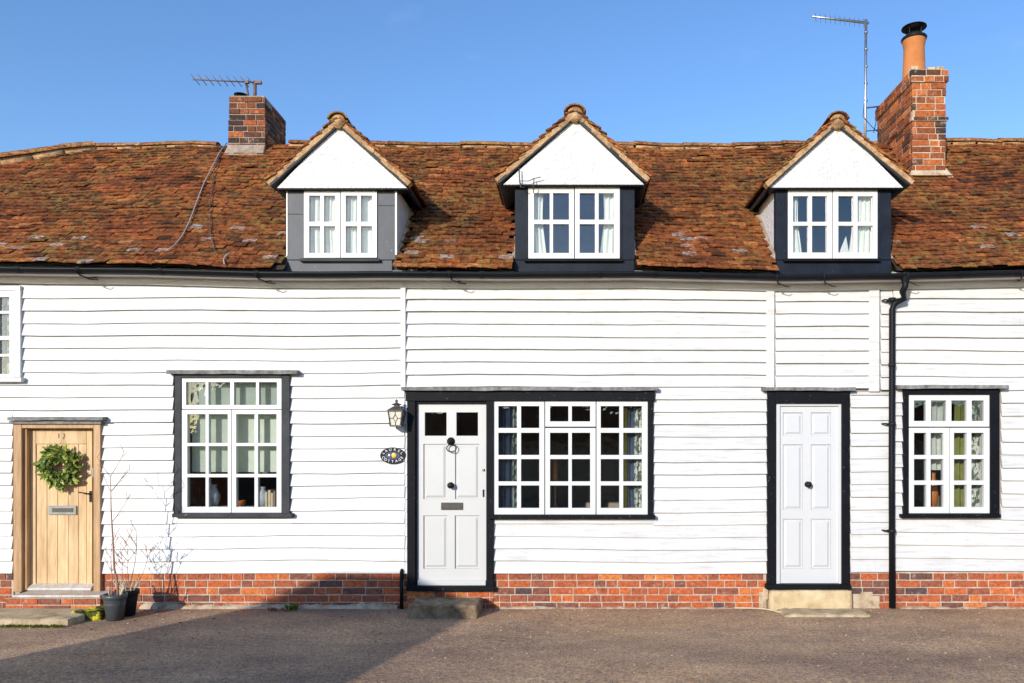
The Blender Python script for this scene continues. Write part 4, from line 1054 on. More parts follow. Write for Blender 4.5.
wx, wz = X_(61.5, -.0), Z_(466, 0); wy = OY - .06
wr = thing('door_wreath', (wx, wy, wz), 'round leafy green wreath hanging on the oak front door', 'wreath')
mb = MB(); rr = random.Random(4)
ringp = [(wx + .155 * math.cos(t), wy, wz + .155 * math.sin(t)) for t in [2 * math.pi * q / 28 for q in range(29)]]
mb.tube(ringp, .022, 6, False); mb.build('wreath_ring', M['twig'], wr)
mb = MB()
def leaf(mb, c, d, up, ln, w, tn):
    d = d.normalized(); side = d.cross(up).normalized(); nn = side.cross(d)
    p = [c, c + d * ln * .35 + side * w + nn * ln * .06, c + d * ln * .75 + side * w * .7 + nn * ln * .05, c + d * ln - nn * ln * .08, c + d * ln * .75 - side * w * .7 + nn * ln * .05, c + d * ln * .35 - side * w + nn * ln * .06, c + d * ln * .5 - nn * .006]
    mb.add(p, [(0, 1, 6), (1, 2, 6), (2, 3, 6), (3, 4, 6), (4, 5, 6), (5, 0, 6)], tn)
for k in range(420):
    t = rr.uniform(0, 2 * math.pi); a2 = rr.uniform(0, 2 * math.pi)
    r0 = .130 + .07 * math.cos(a2) * rr.random(); c = Vector((wx + r0 * math.cos(t), wy - .045 * max(0, math.sin(a2)) * rr.random(), wz + r0 * math.sin(t)))
    tang = Vector((-math.sin(t), 0, math.cos(t))) * (-1 if rr.random() < .2 else 1); out = Vector((math.cos(t), 0, math.sin(t)))
    d = tang * rr.uniform(.2, 1) + out * rr.uniform(-.6, 1.7) + Vector((0, -rr.uniform(.0, 1.0), 0))
    leaf(mb, c, d, Vector((rr.uniform(-.4, .4), -1, rr.uniform(-.4, .4))), rr.uniform(.05, .095) * (1.25 if rr.random() < .15 else 1), rr.uniform(.014, .024), (rr.random() ** 1.3, rr.random(), 0))
mb.build('wreath_leaves', M['leaf'], wr)
mb = MB(); mb.tube([(wx - .03, wy + .01, wz + .16), (wx - .005, OY - .016, Z_(437, OY)), (wx + .03, wy + .01, wz + .16)], .003, 5); mb.build('hanging_cord', M['straw'], wr)

# ------------------------------------------------------------------ ground
G = MB(); n = 60
GX = [-60, -30, -16, -10] + [-9 + .3 * k for k in range(61)] + [10, 16, 30, 60]; GYs = [-60, -40, -25, -15, -11, -9] + [-8 + .25 * k for k in range(36)] + [2, 6, 20, 60]
def gz_(x, y):
    if y > -.0 or abs(x) > 9.1 or y < -8.5: return 0.0 if y > -9 else 0
    e = min(1, -y / 1.2)
    return .012 * mnoise.noise(Vector((x * .6, y * .8, 3))) * e - .004 * min(8, -y)
vs = [(x, y, gz_(x, y)) for y in GYs for x in GX]; nxg = len(GX)
G.add(vs, [(j * nxg + i, j * nxg + i + 1, (j + 1) * nxg + i + 1, (j + 1) * nxg + i) for j in range(len(GYs) - 1) for i in range(nxg - 1)], (.5,) * 3, True)
go = G.build('ground', M['asphalt']); go['kind'] = 'structure'
# loose grit along the wall
mb = MB(); rr = random.Random(12)
for k in range(500):
    x = rr.uniform(-6, 5); y = -rr.random() ** 2 * 2.6 - .04
    s_ = rr.uniform(.002, .0065); z = gz_(x, y)
    mb.obox((x, y, z + s_ * .5), (s_, s_ * .3, 0), (-s_ * .2, s_ * .8, 0), (0, 0, s_ * .6))
gr = mb.build('gravel', M['cement']); gr['kind'] = 'stuff'; gr['label'] = 'pale grit and straw specks scattered on the asphalt'; gr['category'] = 'gravel'

def rock(mb, x0, x1, y0, y1, z0, z1, seed, nx=14, ny=6, nz=3, amp=.01, taper=0, rnd=.02):
    """a worn stone block: rounded, subdivided box pushed about by noise"""
    pts = {}; vs = []; fs = []
    def idx(i, j, k):
        if (i, j, k) not in pts:
            u, v, w = i / nx, j / ny, k / nz
            x = x0 + (x1 - x0) * u; y = y0 + (y1 - y0) * v; z = z0 + (z1 - z0) * w
            # round edges
            ex = min(u, 1 - u) * (x1 - x0); ey = min(v, 1 - v) * (y1 - y0); ez = (1 - w) * (z1 - z0)
            near = sorted([ex, ey, ez]); q = max(0, 1 - near[1] / (rnd * 1.5 + 1e-6)) * max(0, 1 - near[0] / rnd) if rnd else 0
            cx, cy, cz = (x0 + x1) / 2, (y0 + y1) / 2, z0
            v3 = Vector((x, y, z)); nn = mnoise.noise_vector(Vector((x * 6 + seed, y * 6, z * 8))) * amp + mnoise.noise_vector(Vector((x * 20 + seed, y * 20, z * 20))) * amp * .4
            v3 += nn; v3.z -= q * rnd * .5; v3.x += (cx - x) * q * rnd * .6 / max(.05, abs(x1 - x0) / 2); v3.y += (cy - y) * q * rnd * .6 / max(.05, abs(y1 - y0) / 2)
            pts[i, j, k] = len(vs); vs.append(v3)
        return pts[i, j, k]
    for i in range(nx):
        for j in range(ny): fs += [(idx(i, j, nz), idx(i + 1, j, nz), idx(i + 1, j + 1, nz), idx(i, j + 1, nz))]
    for i in range(nx):
        for k in range(nz): fs += [(idx(i, 0, k), idx(i + 1, 0, k), idx(i + 1, 0, k + 1), idx(i, 0, k + 1)), (idx(i + 1, ny, k), idx(i, ny, k), idx(i, ny, k + 1), idx(i + 1, ny, k + 1))]
    for j in range(ny):
        for k in range(nz): fs += [(idx(0, j + 1, k), idx(0, j, k), idx(0, j, k + 1), idx(0, j + 1, k + 1)), (idx(nx, j, k), idx(nx, j + 1, k), idx(nx, j + 1, k + 1), idx(nx, j, k + 1))]
    mb.add(vs, fs, None, False)
mb = MB(); rock(mb, X_(407.5, -.5), X_(478, -.5), -.50, -.08, -.03, .125, 3, 44, 22, 7, .008, 0, .012)
mb.build('doorstep', M['stone'], None, 0, ('thick grey-brown stone step below the white door with glass panes', 'doorstep', 'stone doorsteps'))
mb = MB(); rock(mb, X_(769, -.06), X_(852, -.06), -.095, -.006, -.03, Z_(590.5, -.09), 8, 24, 4, 6, .006)
mb.build('doorstep', M['buff'], None, 0, ('buff sandstone block directly under the solid six-panel white door', 'doorstep', 'stone doorsteps'))
mb = MB(); rock(mb, X_(781, -.3), X_(866, -.3), -.44, -.11, -.03, .024, 12, 20, 8, 2, .009)
mb.build('paving_slab', M['slab'], None, 0, ('thin flat mossy-edged slab set in the asphalt below the buff stone block', 'paving slab'))
mb = MB(); rock(mb, -6.6, X_(71, -.8), -.84, -.31, -.03, .066, 15, 30, 12, 4, .006)
mb.build('doorstep', M['slab'], None, 0, ('long pale concrete step slab in front of the oak door', 'doorstep', 'stone doorsteps'))
mb = MB(); rock(mb, X_(75, -.55), X_(101, -.55), -.60, -.34, -.03, .080, 21, 22, 16, 8, .03)
mb.build('mossy_stone', M['moss'], None, 0, ('dark lump of stone covered in yellow-green moss between the concrete step and pots', 'stone'))
# brick course supporting the oak door threshold
mb = MB(); mo = MB(); brick_face(mb, mo, X_(5, -.3), X_(100, -.3), .02, .150, -.30, 400, .065, dep=.1, dark=-.2); brick_face(mb, mo, -.25, -.03, .02, .150, X_(100, -.3), 401, .065, axis='y', flip=1); st = mb.build('brick_step', M['brick'], houses[0], .003)
mo.box(X_(5, -.3) + .004, X_(100, -.3) - .004, -.292, -.01, .0, .149); mo.build('mortar', M['mortar'], st)

# ------------------------------------------------------------------ potted plants
def pot_plant(pxc, Yc, rtop, hgt, m, label, stems, seed, thr):
    rr = random.Random(seed); cx = X_(pxc, Yc); t = thing('potted_plant', (cx, Yc, 0), label, 'potted plant', 'plastic pots of bare stems')
    z0 = gz_(cx, Yc) - .002
    mb = MB(); mb.lathe([(0, 0), (rtop * .68, 0), (rtop * .92, hgt * .80), (rtop * .93, hgt * .82), (rtop, hgt * .83), (rtop * 1.03, hgt), (rtop * .96, hgt), (rtop * .90, hgt * .85), (rtop * .88, hgt * .6)], (cx, Yc, z0), 28); mb.build('pot', m, t)
    mb = MB(); mb.lathe([(rtop * .90, hgt * .80), (rtop * .5, hgt * .84), (0, hgt * .82)], (cx, Yc, z0), 20); mb.build('soil', M['soil'], t)
    a = MB()
    def grow(p, d, ln, r0, lvl):
        pts = [Vector(p)]; rs = [r0]; dd = Vector(d).normalized(); d0 = dd.copy() if lvl == 0 else (dd + Vector((0, 0, .5))).normalized(); n = 8 if lvl == 0 else 5
        for k in range(n):
            dd = (dd * .7 + d0 * .3 + Vector((rr.gauss(0, .07), rr.gauss(0, .03), rr.gauss(0, .04)))).normalized(); pts.append(pts[-1] + dd * ln / n); rs.append(max(.0022, r0 * (1 - .75 * (k + 1) / n)))
        a.tube(pts, rs, 5)
        if lvl < 2:
            for k in range(rr.randint(4, 6) if lvl == 0 else rr.randint(1, 3)):
                i = rr.randint(n // 2 if lvl == 0 else 1, n); s_ = rr.choice((-1, 1))
                grow(pts[i], dd * .7 + Vector((s_ * rr.uniform(.5, 1.1), rr.uniform(-.4, .3), rr.uniform(-.1, .5))), ln * rr.uniform(.18, .32), max(.003, rs[i] * .6), lvl + 1)
    for (dx, dy, d, ln, r0) in stems: grow((cx + dx, Yc + dy, z0 + hgt * .82), d, ln, r0, 0)
    a.build('stem', thr, t)
    b = MB()
    for k in range(9):
        an = rr.uniform(0, 6.28); p = Vector((cx + .05 * math.cos(an), Yc + .04 * math.sin(an), z0 + hgt * .8)); d = Vector((math.cos(an) * .4, math.sin(an) * .3, 1))
        b.tube([p, p + d * rr.uniform(.05, .10), p + d * rr.uniform(.12, .2) + Vector((rr.uniform(-.03, .03), 0, 0))], [.007, .005, .003], 5)
    b.build('dead_stalk', M['straw'], t)
pot_plant(115, -.56, .103, .245, M['pot'], 'grey plastic pot with one tall reddish bare twig, nearer the oak door', [((.03), .0, (.035, .02, 1), 1.14, .012), (-.03, .01, (-.15, 0, 1), .5, .006)], 5, M['twig'])
pot_plant(127, -.36, .103, .25, M['potblack'], 'black plastic pot of short dry bushy stems half behind the grey pot', [(.02, .0, (.15, .0, 1), .62, .005), (-.02, 0, (-.1, 0, 1), .45, .004), (.05, .02, (.35, .0, 1), .42, .004), (.0, .02, (.0, .0, 1), .5, .004)], 9, M['twig'])
# weed by the wall, grass tufts
def tuft(px, Y, n, hgt, label, m, seed, spread=.05, name='weed'):
    rr = random.Random(seed); x0 = X_(px, Y); mb = MB()
    for k in range(n):
        p = Vector((x0 + rr.uniform(-spread, spread), Y + rr.uniform(-spread, spread) * .4, .0)); d = Vector((rr.uniform(-.9, .9), rr.uniform(-.8, .2), rr.uniform(.5, 1.3)))
        leaf(mb, p, d, Vector((rr.uniform(-.5, .5), -1, .4)), hgt * rr.uniform(.5, 1.1), hgt * .10, (rr.random(), 0, 0))
    return mb.build(name, m, None, 0, (label, 'weed', 'weeds at the foot of the wall'))
tuft(293, -.12, 26, .10, 'bright green weed sprouting from the shaded wall foot under the left window', M['weedleaf'], 1)
tuft(278, -.16, 26, .05, 'low brown withered weed beside the bright one at the wall foot', M['twig'], 6, .08)
tuft(784, -.15, 14, .04, 'tiny green tuft against the left of the buff sandstone block', M['weedleaf'], 2, .03)
tuft(866, -.32, 14, .035, 'tiny green tuft at the right corner of the thin flat slab', M['weedleaf'], 3, .03)
mb = MB(); rr = random.Random(44)
for k in range(700):
    x = rr.uniform(-5.6, X_(64, -.9)); Y = -.885 + rr.gauss(0, .012); 
    if mnoise.noise(Vector((x * 3, 1, 1))) < -.05: continue
    leaf(mb, Vector((x, Y, gz_(x, Y))), Vector((rr.uniform(-.6, .6), rr.uniform(-.6, .3), 1)), Vector((0, -1, .3)), rr.uniform(.012, .035), .0035, (rr.random(), 0, 0))
go = mb.build('grass', M['grass']); go['kind'] = 'stuff'; go['label'] = 'strip of short moss and grass along the front of the concrete step'; go['category'] = 'grass'
mb = MB(); rr = random.Random(71)
for k in range(420):
    x = rr.uniform(-5.2, 5.5); Y = -.03 - abs(rr.gauss(0, .10)) - (rr.random() ** 3) * 1.5
    if mnoise.noise(Vector((x * 1.3, 8, 1))) < rr.uniform(-.4, .3): continue
    leaf(mb, Vector((x, Y, gz_(x, Y) + .004)), Vector((rr.gauss(0, 1), rr.gauss(0, 1), rr.uniform(0, .25))), Vector((0, .1, 1)), rr.uniform(.012, .04), rr.uniform(.003, .008), (rr.random(), 0, 0))
go = mb.build('leaf_litter', M['litter']); go['kind'] = 'stuff'; go['label'] = 'small dry brown leaves and straw blown against the wall foot'; go['category'] = 'leaves'
# pale cable lying on the ground towards the slab
mb = MB(); mb.tube([(X_(735, -.1), -.06, .012), (X_(752, -.1), -.07, .012), (X_(766, -.14), -.10, .010), (X_(775, -.2), -.17, .008), (X_(781, -.26), -.25, .006)], .008, 6)
mb.build('ground_cable', M['straw'], None, 0, ('pale bent cable lying on the asphalt left of the buff stone block', 'cable'))

# ------------------------------------------------------------------ cables on the roof, overhead wire
def roof_path(pts, r, lift=.05):
    out = []
    for (px, py) in pts:
        # solve for the roof depth that projects to this height, then follow the tiles
        Y = .0
        for _ in range(40):
            zc = Z_(py, Y); Y += (zc - roofz(X_(px, Y), Y)) / (SL + .4) * .7
        X = X_(px, Y); out.append((X, Y - lift * SINP, roofz(X, Y) + lift * COSP))
    return out
mb = MB(); mb.tube(roof_path([(228, 147), (221, 156), (213, 172), (205, 188), (198, 207), (191, 226), (184, 240), (176, 250), (168, 255)], .01), .0065, 6)
mb.build('aerial_cable', M['tie'], None, 0, ('pale grey aerial cable running down the tiles from the left chimney', 'cable', 'cables over the left roof'))
mb = MB(); mb.tube(roof_path([(222, 157), (216, 172), (213, 190), (211, 215), (212, 240), (216, 254)], .01), .005, 6)
mb.build('aerial_cable', M['rust'], None, 0, ('thin dark cable hanging right of the pale one below the left chimney', 'cable', 'cables over the left roof'))
mb = MB(); mb.tube(roof_path([(233, 258), (228, 259), (225, 264), (226, 269)], .01), .007, 6)
mb.build('aerial_cable', M['tie'], None, 0, ('short hooked end of pale cable at the gutter left of the grey dormer', 'cable', 'cables over the left roof'))
mb = MB(); a = P(-60, 153.5, 3); b = P(22, 157, 2.2)
mb.tube([a + (b - a) * t for t in (0, .25, .5, .75, 1)], .008, 5)
mb.build('overhead_wire', M['iron'], None, 0, ('thin dark overhead wire reaching the roof hip at the far left', 'wire'))

# ------------------------------------------------------------------ aerials
ax = X_(255, 2.05); az = Z_(78, 2.05); ay = 2.05; zs = zt1 + .02
an = thing('tv_aerial', (ax, ay, zs), 'low rusty television aerial pointing left from the small left chimney', 'aerial', 'television aerials')
mb = MB(); mb.tube([(ax, ay, zs), (ax, ay, Z_(81, ay))], .022, 8); mb.tube([(X_(249, ay), ay, zs), (X_(246, ay), ay, Z_(83, ay))], .014, 6); mb.build('mast', M['rust'], an)
mb = MB(); p0 = Vector((X_(258, ay), ay, Z_(82.5, ay))); p1 = Vector((X_(193, ay - .2), ay - .2, Z_(79.5, ay - .2))); mb.tube([p0, p1], .009, 6); mb.obox(p0 - Vector((.0, 0, 0)), (.045, 0, 0), (0, .02, 0), (0, 0, .018)); mb.obox(p0 + (p1 - p0) * .17, (.022, 0, 0), (0, .02, 0), (0, 0, .02)); mb.build('boom', M['rust'], an)
for k in range(9):
    mb = MB(); c = p0 + (p1 - p0) * (.1 + .9 * k / 8.3); mb.tube([c + Vector((-.035, -.05, .045)), c + Vector((.035, .05, -.045))], .0045, 5); mb.build('rod', M['rust'], an)

ay = 2.35; ax = X_(866, ay)
an = thing('tv_aerial', (ax, ay, roofz(ax, RY) - .1), 'tall slim silver television mast with a long arm, fixed beside the right chimney', 'aerial', 'television aerials')
mb = MB(); ztm = Z_(19.5, ay); mb.tube([(ax - .015, ay, roofz(ax, RY) - .25), (ax, ay, ztm)], .018, 8)
for k in range(5): z = ztm - .17 - k * .22; mb.lathe([(.018, -.008), (.025, -.008), (.025, .008), (.018, .008)], (ax, ay, z), 8)
mb.build('mast', M['alu'], an)
mb = MB(); q0 = Vector((ax + .03, ay, Z_(23, ay))); q1 = Vector((X_(812, ay - .2), ay - .2, Z_(16.5, ay - .2))); mb.tube([q0, q1], [.02, .012], 6); mb.build('boom', M['alu'], an)
for k in range(11):
    mb = MB(); c = q0 + (q1 - q0) * (.08 + .9 * k / 10.5); mb.tube([c + Vector((-.03, -.08, .012)), c + Vector((.03, .08, -.022))], .0035, 5); mb.build('rod', M['alu'], an)
mb = MB(); zb_ = Z_(108, ay); mb.tube([(ax - .02, ay, zb_), (4.0, 2.3, zb_)], .010, 6); mb.tube([(ax - .01, ay, zb_ - .3), (4.0, 2.3, zb_ - .3)], .007, 6); mb.tube([(ax - .03, ay - .02, zb_ + .05), (ax - .05, ay - .03, zb_ - .12), (ax + .06, ay - .03, zb_ - .25), (ax + .16, ay - .02, zb_ - .33)], .005, 5); mb.tube([(ax + .14, ay, zb_ - .0), (ax + .13, ay - .02, zb_ - .15), (ax + .1, ay, zb_ - .32)], .006, 5); mb.build('bracket', M['darksteel'], an)
# little bird-like vane on the second dormer: bracket with curled wire
t = thing('wire_bracket', (X_(520, -.14), -.11, Z_(188, -.14)), 'small curled wire bracket on the lower left of the middle dormer gable', 'bracket')
mb = MB(); Yv = -.15
mb.tube([P(519, 168, Yv), P(519.5, 180, Yv), P(520.5, 187, Yv), P(525, 187.5, Yv)], .006, 6); mb.tube([P(520, 181, Yv), P(528, 181, Yv), P(534, 178.5, Yv), P(541, 177, Yv)], .004, 5); mb.tube([P(534, 178, Yv), P(533.5, 185, Yv), P(533.5, 193, Yv + .05)], .005, 5)
mb.tube([P(519.5, 182, Yv), P(519.5, 182, GY)], .006, 5)
mb.build('wire', M['darksteel'], t)

# ------------------------------------------------------------------ curtains and things behind the glass
def curtain(x0, x1, y0, y1, Y, m, label, amp=.018, folds=5, gather=0, seed=1, group=None, name='curtain', cat='curtain'):
    rr = random.Random(seed); mb = MB(); nx_ = max(8, folds * 8); nz_ = 10; vs = []; fs = []
    X0, X1, Z0, Z1 = X_(x0, Y), X_(x1, Y), Z_(y1, Y), Z_(y0, Y); ph = rr.uniform(0, 6)
    for side in (0, 1):
        for j in range(nz_ + 1):
            v = j / nz_
            for i in range(nx_ + 1):
                u = i / nx_
                g_ = gather * math.sin(v * math.pi * .5 + .2) * (1 - abs(v - .5) * .6)
                xx = X0 + (X1 - X0) * u; xx += g_ * (u if gather > 0 else (1 - u)) * -1 * (X1 - X0)
                yy = Y + amp * math.sin(u * folds * 2 * math.pi + ph + .6 * math.sin(v * 4)) + side * .003
                vs.append((xx, yy, Z0 + (Z1 - Z0) * v))
    W = nx_ + 1; H = (nz_ + 1) * W
    for j in range(nz_):
        for i in range(nx_):
            a = j * W + i; fs += [(a, a + 1, a + W + 1, a + W), (H + a + W, H + a + W + 1, H + a + 1, H + a)]
    mb.add(vs, fs, None, True)
    return mb.build(name, m, None, 0, (label, cat, group))
GC = 'curtains behind the cottage windows'
CY = .06
def dc(a, b, m, label, **k): curtain(a, b, 186, 262, .02 + k.pop('dy', 0), m, label, amp=.012, group=GC, **k)
dc(305, 320, M['cream'], 'pale curtain at the far left pane of the grey dormer window', folds=2, seed=1)
dc(323, 339, M['cream'], 'pale curtain left of the centre bar of the grey dormer window', folds=3, gather=.25, seed=2)
dc(343, 358, M['cream'], 'pale curtain right of the centre bar of the grey dormer window', folds=3, gather=-.2, seed=3)
dc(360, 375, M['cream'], 'pale curtain at the far right pane of the grey dormer window', folds=2, seed=4)
dc(530, 548, M['cream'], 'drawn-back pale curtain at the left of the middle dormer window', folds=3, gather=.35, seed=5)
dc(598, 618, M['cream'], 'drawn-back pale curtain at the right of the middle dormer window', folds=3, gather=-.35, seed=6)
dc(790, 804, M['cream'], 'narrow pale curtain at the left of the right-hand dormer window', folds=2, gather=.5, seed=7)
dc(847, 876, M['cream'], 'wide cream curtain at the right of the right-hand dormer window', folds=5, gather=-.25, seed=8)
mb = MB(); pr = P(840, 252, .06); mb.add([P(839, 253, .05), P(849, 253, .06), P(846, 236, .08), P(839, 253, .07), P(849, 253, .08), P(846, 236, .10)], [(0, 1, 2), (5, 4, 3), (0, 3, 4, 1), (1, 4, 5, 2), (2, 5, 3, 0)])
mb.build('folded_card', M['letter'], None, 0, ('white pointed card standing inside the right-hand dormer window', 'card'))
curtain(-16, -4, 290, 380, CY, M['pattern'], 'patterned curtain at the left inside the upper far-left window', folds=3, group=GC, seed=15)
curtain(-3, 12, 290, 380, CY, M['pattern'], 'patterned curtain at the right inside the upper far-left window', folds=3, group=GC, seed=16)
# blind: flat cloth with soft folds near the foot
curtain(192, 279, 378, 472, .10, M['blind'], 'pale green roman blind lowered half way behind the left ground-floor window', amp=.004, folds=2, seed=9, name='window_blind', cat='blind')
curtain(181, 191, 378, 512, .13, M['cream'], 'cream curtain at the left edge of the window with the green blind', amp=.012, folds=2, group=GC, seed=10)
curtain(496, 513, 402, 514, .08, M['navyc'], 'dark navy curtain at the left edge of the three-light window', folds=3, group=GC, seed=11)
curtain(512.5, 521, 405, 514, .07, M['pattern'], 'leaf-patterned curtain edge beside the navy one at the left of the three-light window', folds=2, group=GC, seed=12)
curtain(626, 637, 402, 514, .10, M['navyc'], 'dark navy curtain at the right side of the three-light window', folds=2, group=GC, seed=13)
curtain(634, 644, 408, 514, .07, M['pattern'], 'leaf-patterned curtain at the right edge of the three-light window', folds=2, group=GC, seed=14)
curtain(623.5, 627.5, 408, 514, .08, M['yellow'], 'narrow yellow curtain edge near the right of the three-light window', folds=1, amp=.006, group=GC, seed=17)
curtain(955, 968, 396, 514, .10, M['green'], 'olive green curtain in the middle of the right ground-floor window', folds=2, group=GC, seed=18)
curtain(970, 979.5, 396, 514, .08, M['pattern'], 'leaf-patterned curtain right of the olive one in the right ground-floor window', folds=2, group=GC, seed=19)
curtain(979.5, 987, 396, 514, .06, M['cream'], 'cream curtain edge at the far right of the right ground-floor window', folds=1, amp=.008, group=GC, seed=20)
curtain(931, 945, 396, 470, .12, M['cream'], 'pale half curtain left of the centre bar in the right ground-floor window', folds=2, group=GC, seed=21)
# objects on the inner sills
def sit(name, px, py, Y, prof, m, label, cat, group=None):
    mb = MB(); mb.lathe(prof, P(px, py, Y), 16); return mb.build(name, m, None, 0, (label, cat, group))
def shelf(h, x0, x1, py, y0=.165, y1=.42):
    mb = MB(); mb.box(X_(x0, 0), X_(x1, 0), y0, y1, Z_(py, 0) - .03, Z_(py, 0)); mb.build('window_shelf', M['white'], h, .004)
shelf(houses[0], 176, 288, 508); shelf(houses[1], 495, 651, 511); shelf(houses[2], 905, 998, 511)
zA = Z_(508); zB = Z_(511)
def stand(name, X, Y, z, prof, m, label, cat, group=None):
    mb = MB(); mb.lathe(prof, (X, Y, z), 18); return mb.build(name, m, None, 0, (label, cat, group))
vasep = [(0, 0), (.035, 0), (.06, .06), (.065, .11), (.04, .17), (.028, .20), (.036, .225), (.03, .225), (.022, .2)]
stand('vase', X_(214, .3), .30, zA, vasep, M['vase'], 'blue and white vase behind the lower left panes under the green blind', 'vase', 'vases on the inner sills')
stand('vase', X_(262, .28), .28, zA, [(r_ * 1.2, z * .9) for r_, z in vasep], M['vase'], 'wider silvery vase behind the lower right panes under the green blind', 'vase', 'vases on the inner sills')
stand('bowl', X_(240, .26), .26, zA, [(0, 0), (.025, 0), (.05, .03), (.06, .06), (.055, .06), (.04, .03), (0, .015)], M['orange'], 'small orange bowl by the centre bar behind the window with the blind', 'bowl')
mb = MB()
for k, (w, hh) in enumerate(((.02, .15), (.025, .17), (.018, .14), (.02, .16))): mb.box(X_(268, .3) + .03 * k, X_(268, .3) + .03 * k + w, .22, .36, zA, zA + hh)
mb.build('books', M['books'], None, 0, ('row of cream-backed books at the right of the sill under the green blind', 'books'))
stand('candlestick', X_(555, .25), .25, zB, [(0, 0), (.035, 0), (.03, .02), (.012, .04), (.012, .30), (.03, .31), (.026, .32), (.026, .56), (.0, .56)], M['orange'], 'tall orange candlestick behind the centre light of the three-light window', 'candlestick')
stand('vase', X_(933, .24), .24, zB, [(r_ * .8, z * 1.7) for r_, z in vasep], M['orange'], 'slim orange vase behind the left lower panes of the right ground-floor window', 'vase', 'vases on the inner sills')

# ------------------------------------------------------------------ across the street (behind the camera)
sx, cy_ = math.sin(SUN_AZ), math.cos(SUN_AZ)
F0 = -11.0
def back(p):    # trace the sunlight from a shadow point back to the unseen caster's front
    f = p[0] * sx + p[1] * cy_; L_ = f - F0
    return Vector((p[0] - L_ * sx, p[1] - L_ * cy_, p[2] + L_ * SUN_T))
prof = [back(p) for p in [(-4.35, -2.05, 0), (-3.22, 0, 0), (-2.42, 0, .335), (-1.62, 0, .335), (-.83, -.02, 0), (-1.52, -2.6, 0)]]
a0 = Vector((prof[0].x, prof[0].y, 0)); a1 = Vector((prof[-1].x, prof[-1].y, 0))
a0 = a0 + (prof[0] - prof[1]) * 1.2; a0.z = 0
a1 = a1 + (prof[-1] - prof[-2]) * 1.0; a1.z = 0
ob = thing('shadow_caster', ((a0.x + a1.x) / 2, (a0.y + a1.y) / 2 - 1, 0), 'unseen brick hut behind the camera, added and shaped to cast the shade on the asphalt', 'shadow_caster')  # unseen block added for its shadow, outline traced back from the shadow's edge
bk = Vector((-sx, -cy_, 0)) * 2.6
ring_ = [a0] + prof + [a1]
mb = MB(); n = len(ring_)
mb.add(ring_ + [p + bk for p in ring_], [tuple(range(n)), tuple(range(2 * n - 1, n - 1, -1))] + [(i, n + i, n + (i + 1) % n, (i + 1) % n) for i in range(n)])
mb.build('wall', M['oldbrick'], ob)
mb = MB(); mid = (prof[2] + prof[3]) / 2; u_ = (prof[3] - prof[2]).normalized(); fw = Vector((sx, cy_, 0))
mb.obox(Vector((mid.x, mid.y, .95)) + fw * .015, u_ * .42, fw * .012, Vector((0, 0, .95))); mb.build('door', M['greyblack'], ob, .004)
oc = thing('house', (10, -22, 0), 'long low house with a tiled roof on the far side of the road', 'house')
mb = MB(); mb.box(-6, 24, -25, -19, 0, 2.0); mb.add([(-6, -25, 2.0), (-6, -19, 2.0), (-6, -22, 3.25), (24, -25, 2.0), (24, -19, 2.0), (24, -22, 3.25)], [(0, 1, 2), (5, 4, 3)]); mb.build('wall', M['cement'], oc)
mb = MB(); mb.quad((-6.2, -18.7, 1.95), (24.2, -18.7, 1.95), (24.2, -22, 3.4), (-6.2, -22, 3.4)); mb.quad((-6.2, -22, 3.4), (24.2, -22, 3.4), (24.2, -25.3, 1.95), (-6.2, -25.3, 1.95)); mb.build('roof', M['tile'], oc)
mb = MB(); rr = random.Random(2)
for k in range(14000):
    x = rr.uniform(-27, -5.5); hh = 2.4 + .5 * mnoise.noise(Vector((x, 0, 0))); p = Vector((x, -18 + rr.uniform(-.5, .5), rr.uniform(0, hh)))
    leaf(mb, p, Vector((rr.gauss(0, 1), rr.gauss(0, 1), rr.gauss(0, 1))), Vector((rr.random(), rr.random(), .2)), .30, .10, (rr.random(), 0, 0))
mb.box(-26.6, -5.8, -18.4, -17.6, 0, 2.25)
mb.build('hedge', M['hedge'], None, 0, ('long clipped evergreen hedge on the far side of the road', 'hedge'))

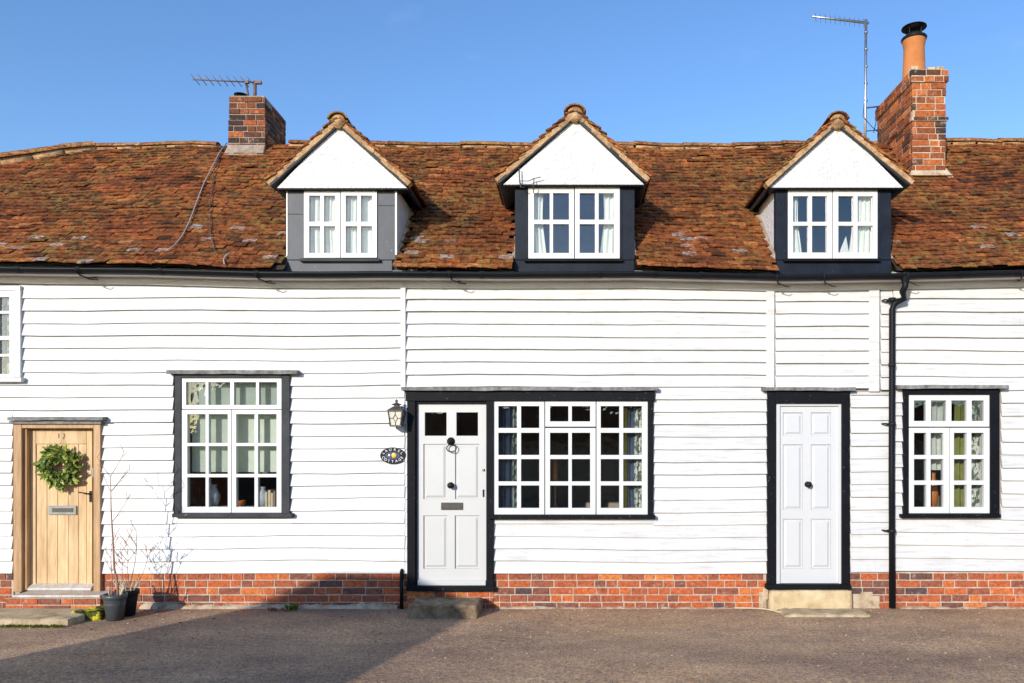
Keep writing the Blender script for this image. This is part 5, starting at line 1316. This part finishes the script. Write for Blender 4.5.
# ------------------------------------------------------------------ camera, world, sun
cam = bpy.data.cameras.new('camera'); co_ = bpy.data.objects.new('camera', cam); COL.objects.link(co_)
co_.location = (0, -DCAM, HC); co_.rotation_euler = (rad(90), 0, 0)
cam.sensor_width = 36; cam.lens = 36 * 800 / 1024
cam.shift_x = -(PX0 - 512) / 1024; cam.shift_y = (PY0 - 341.5) / 1024; cam.clip_end = 500
S.camera = co_
el = math.atan(SUN_T)
sun = bpy.data.lights.new('sun', 'SUN'); sun.energy = 3.2; sun.angle = rad(.5); sun.color = (1.0, .94, .85)
so = bpy.data.objects.new('sun', sun); COL.objects.link(so)
dirv = Vector((math.sin(SUN_AZ), math.cos(SUN_AZ), -SUN_T)).normalized()
so.rotation_euler = dirv.to_track_quat('-Z', 'Y').to_euler()
so.location = (-10, -20, 8)
w = bpy.data.worlds.new('World'); S.world = w; w.use_nodes = True; nt = w.node_tree; nt.nodes.clear()
wo = nt.nodes.new('ShaderNodeOutputWorld'); bg = nt.nodes.new('ShaderNodeBackground'); sk = nt.nodes.new('ShaderNodeTexSky')
sk.sky_type = 'NISHITA'; sk.sun_disc = False; sk.sun_elevation = el
# towards the sun: (-sin, -cos); Blender's rotation is measured clockwise from +Y
sk.sun_rotation = math.atan2(-math.sin(SUN_AZ), -math.cos(SUN_AZ)) % (2 * math.pi)
sk.air_density = 1.0; sk.dust_density = .3; sk.ozone_density = 2.5; sk.altitude = 0
bg.inputs[1].default_value = .15
hs = nt.nodes.new('ShaderNodeHueSaturation'); hs.inputs['Hue'].default_value = .508; hs.inputs['Saturation'].default_value = 1.16; hs.inputs['Value'].default_value = 1.12
nt.links.new(sk.outputs[0], hs.inputs['Color']); tcw = nt.nodes.new('ShaderNodeTexCoord'); mpw = nt.nodes.new('ShaderNodeMapping'); mpw.inputs['Scale'].default_value = (1.6, 1.6, 5.0); mpw.inputs['Location'].default_value = (.35, 0, .1)
nt.links.new(tcw.outputs['Generated'], mpw.inputs[0])
cw = noise(nt, mpw.outputs[0], 2.2, 7, .6); cf = ramp(nt, cw, [(.60, g(0)), (.85, g(.14))])
cm_ = mix(nt, cf, hs.outputs[0], (4.6, 5.2, 6.2)); nt.links.new(cm_, bg.inputs[0]); nt.links.new(bg.outputs[0], wo.inputs[0])
S.view_settings.view_transform = 'Standard'; S.view_settings.look = 'None'; S.view_settings.exposure = 0.52; S.view_settings.gamma = 1
S.render.engine = 'CYCLES'; S.cycles.use_denoising = True; S.cycles.max_bounces = 8; S.cycles.transparent_max_bounces = 12
S.cycles.sample_clamp_indirect = 6
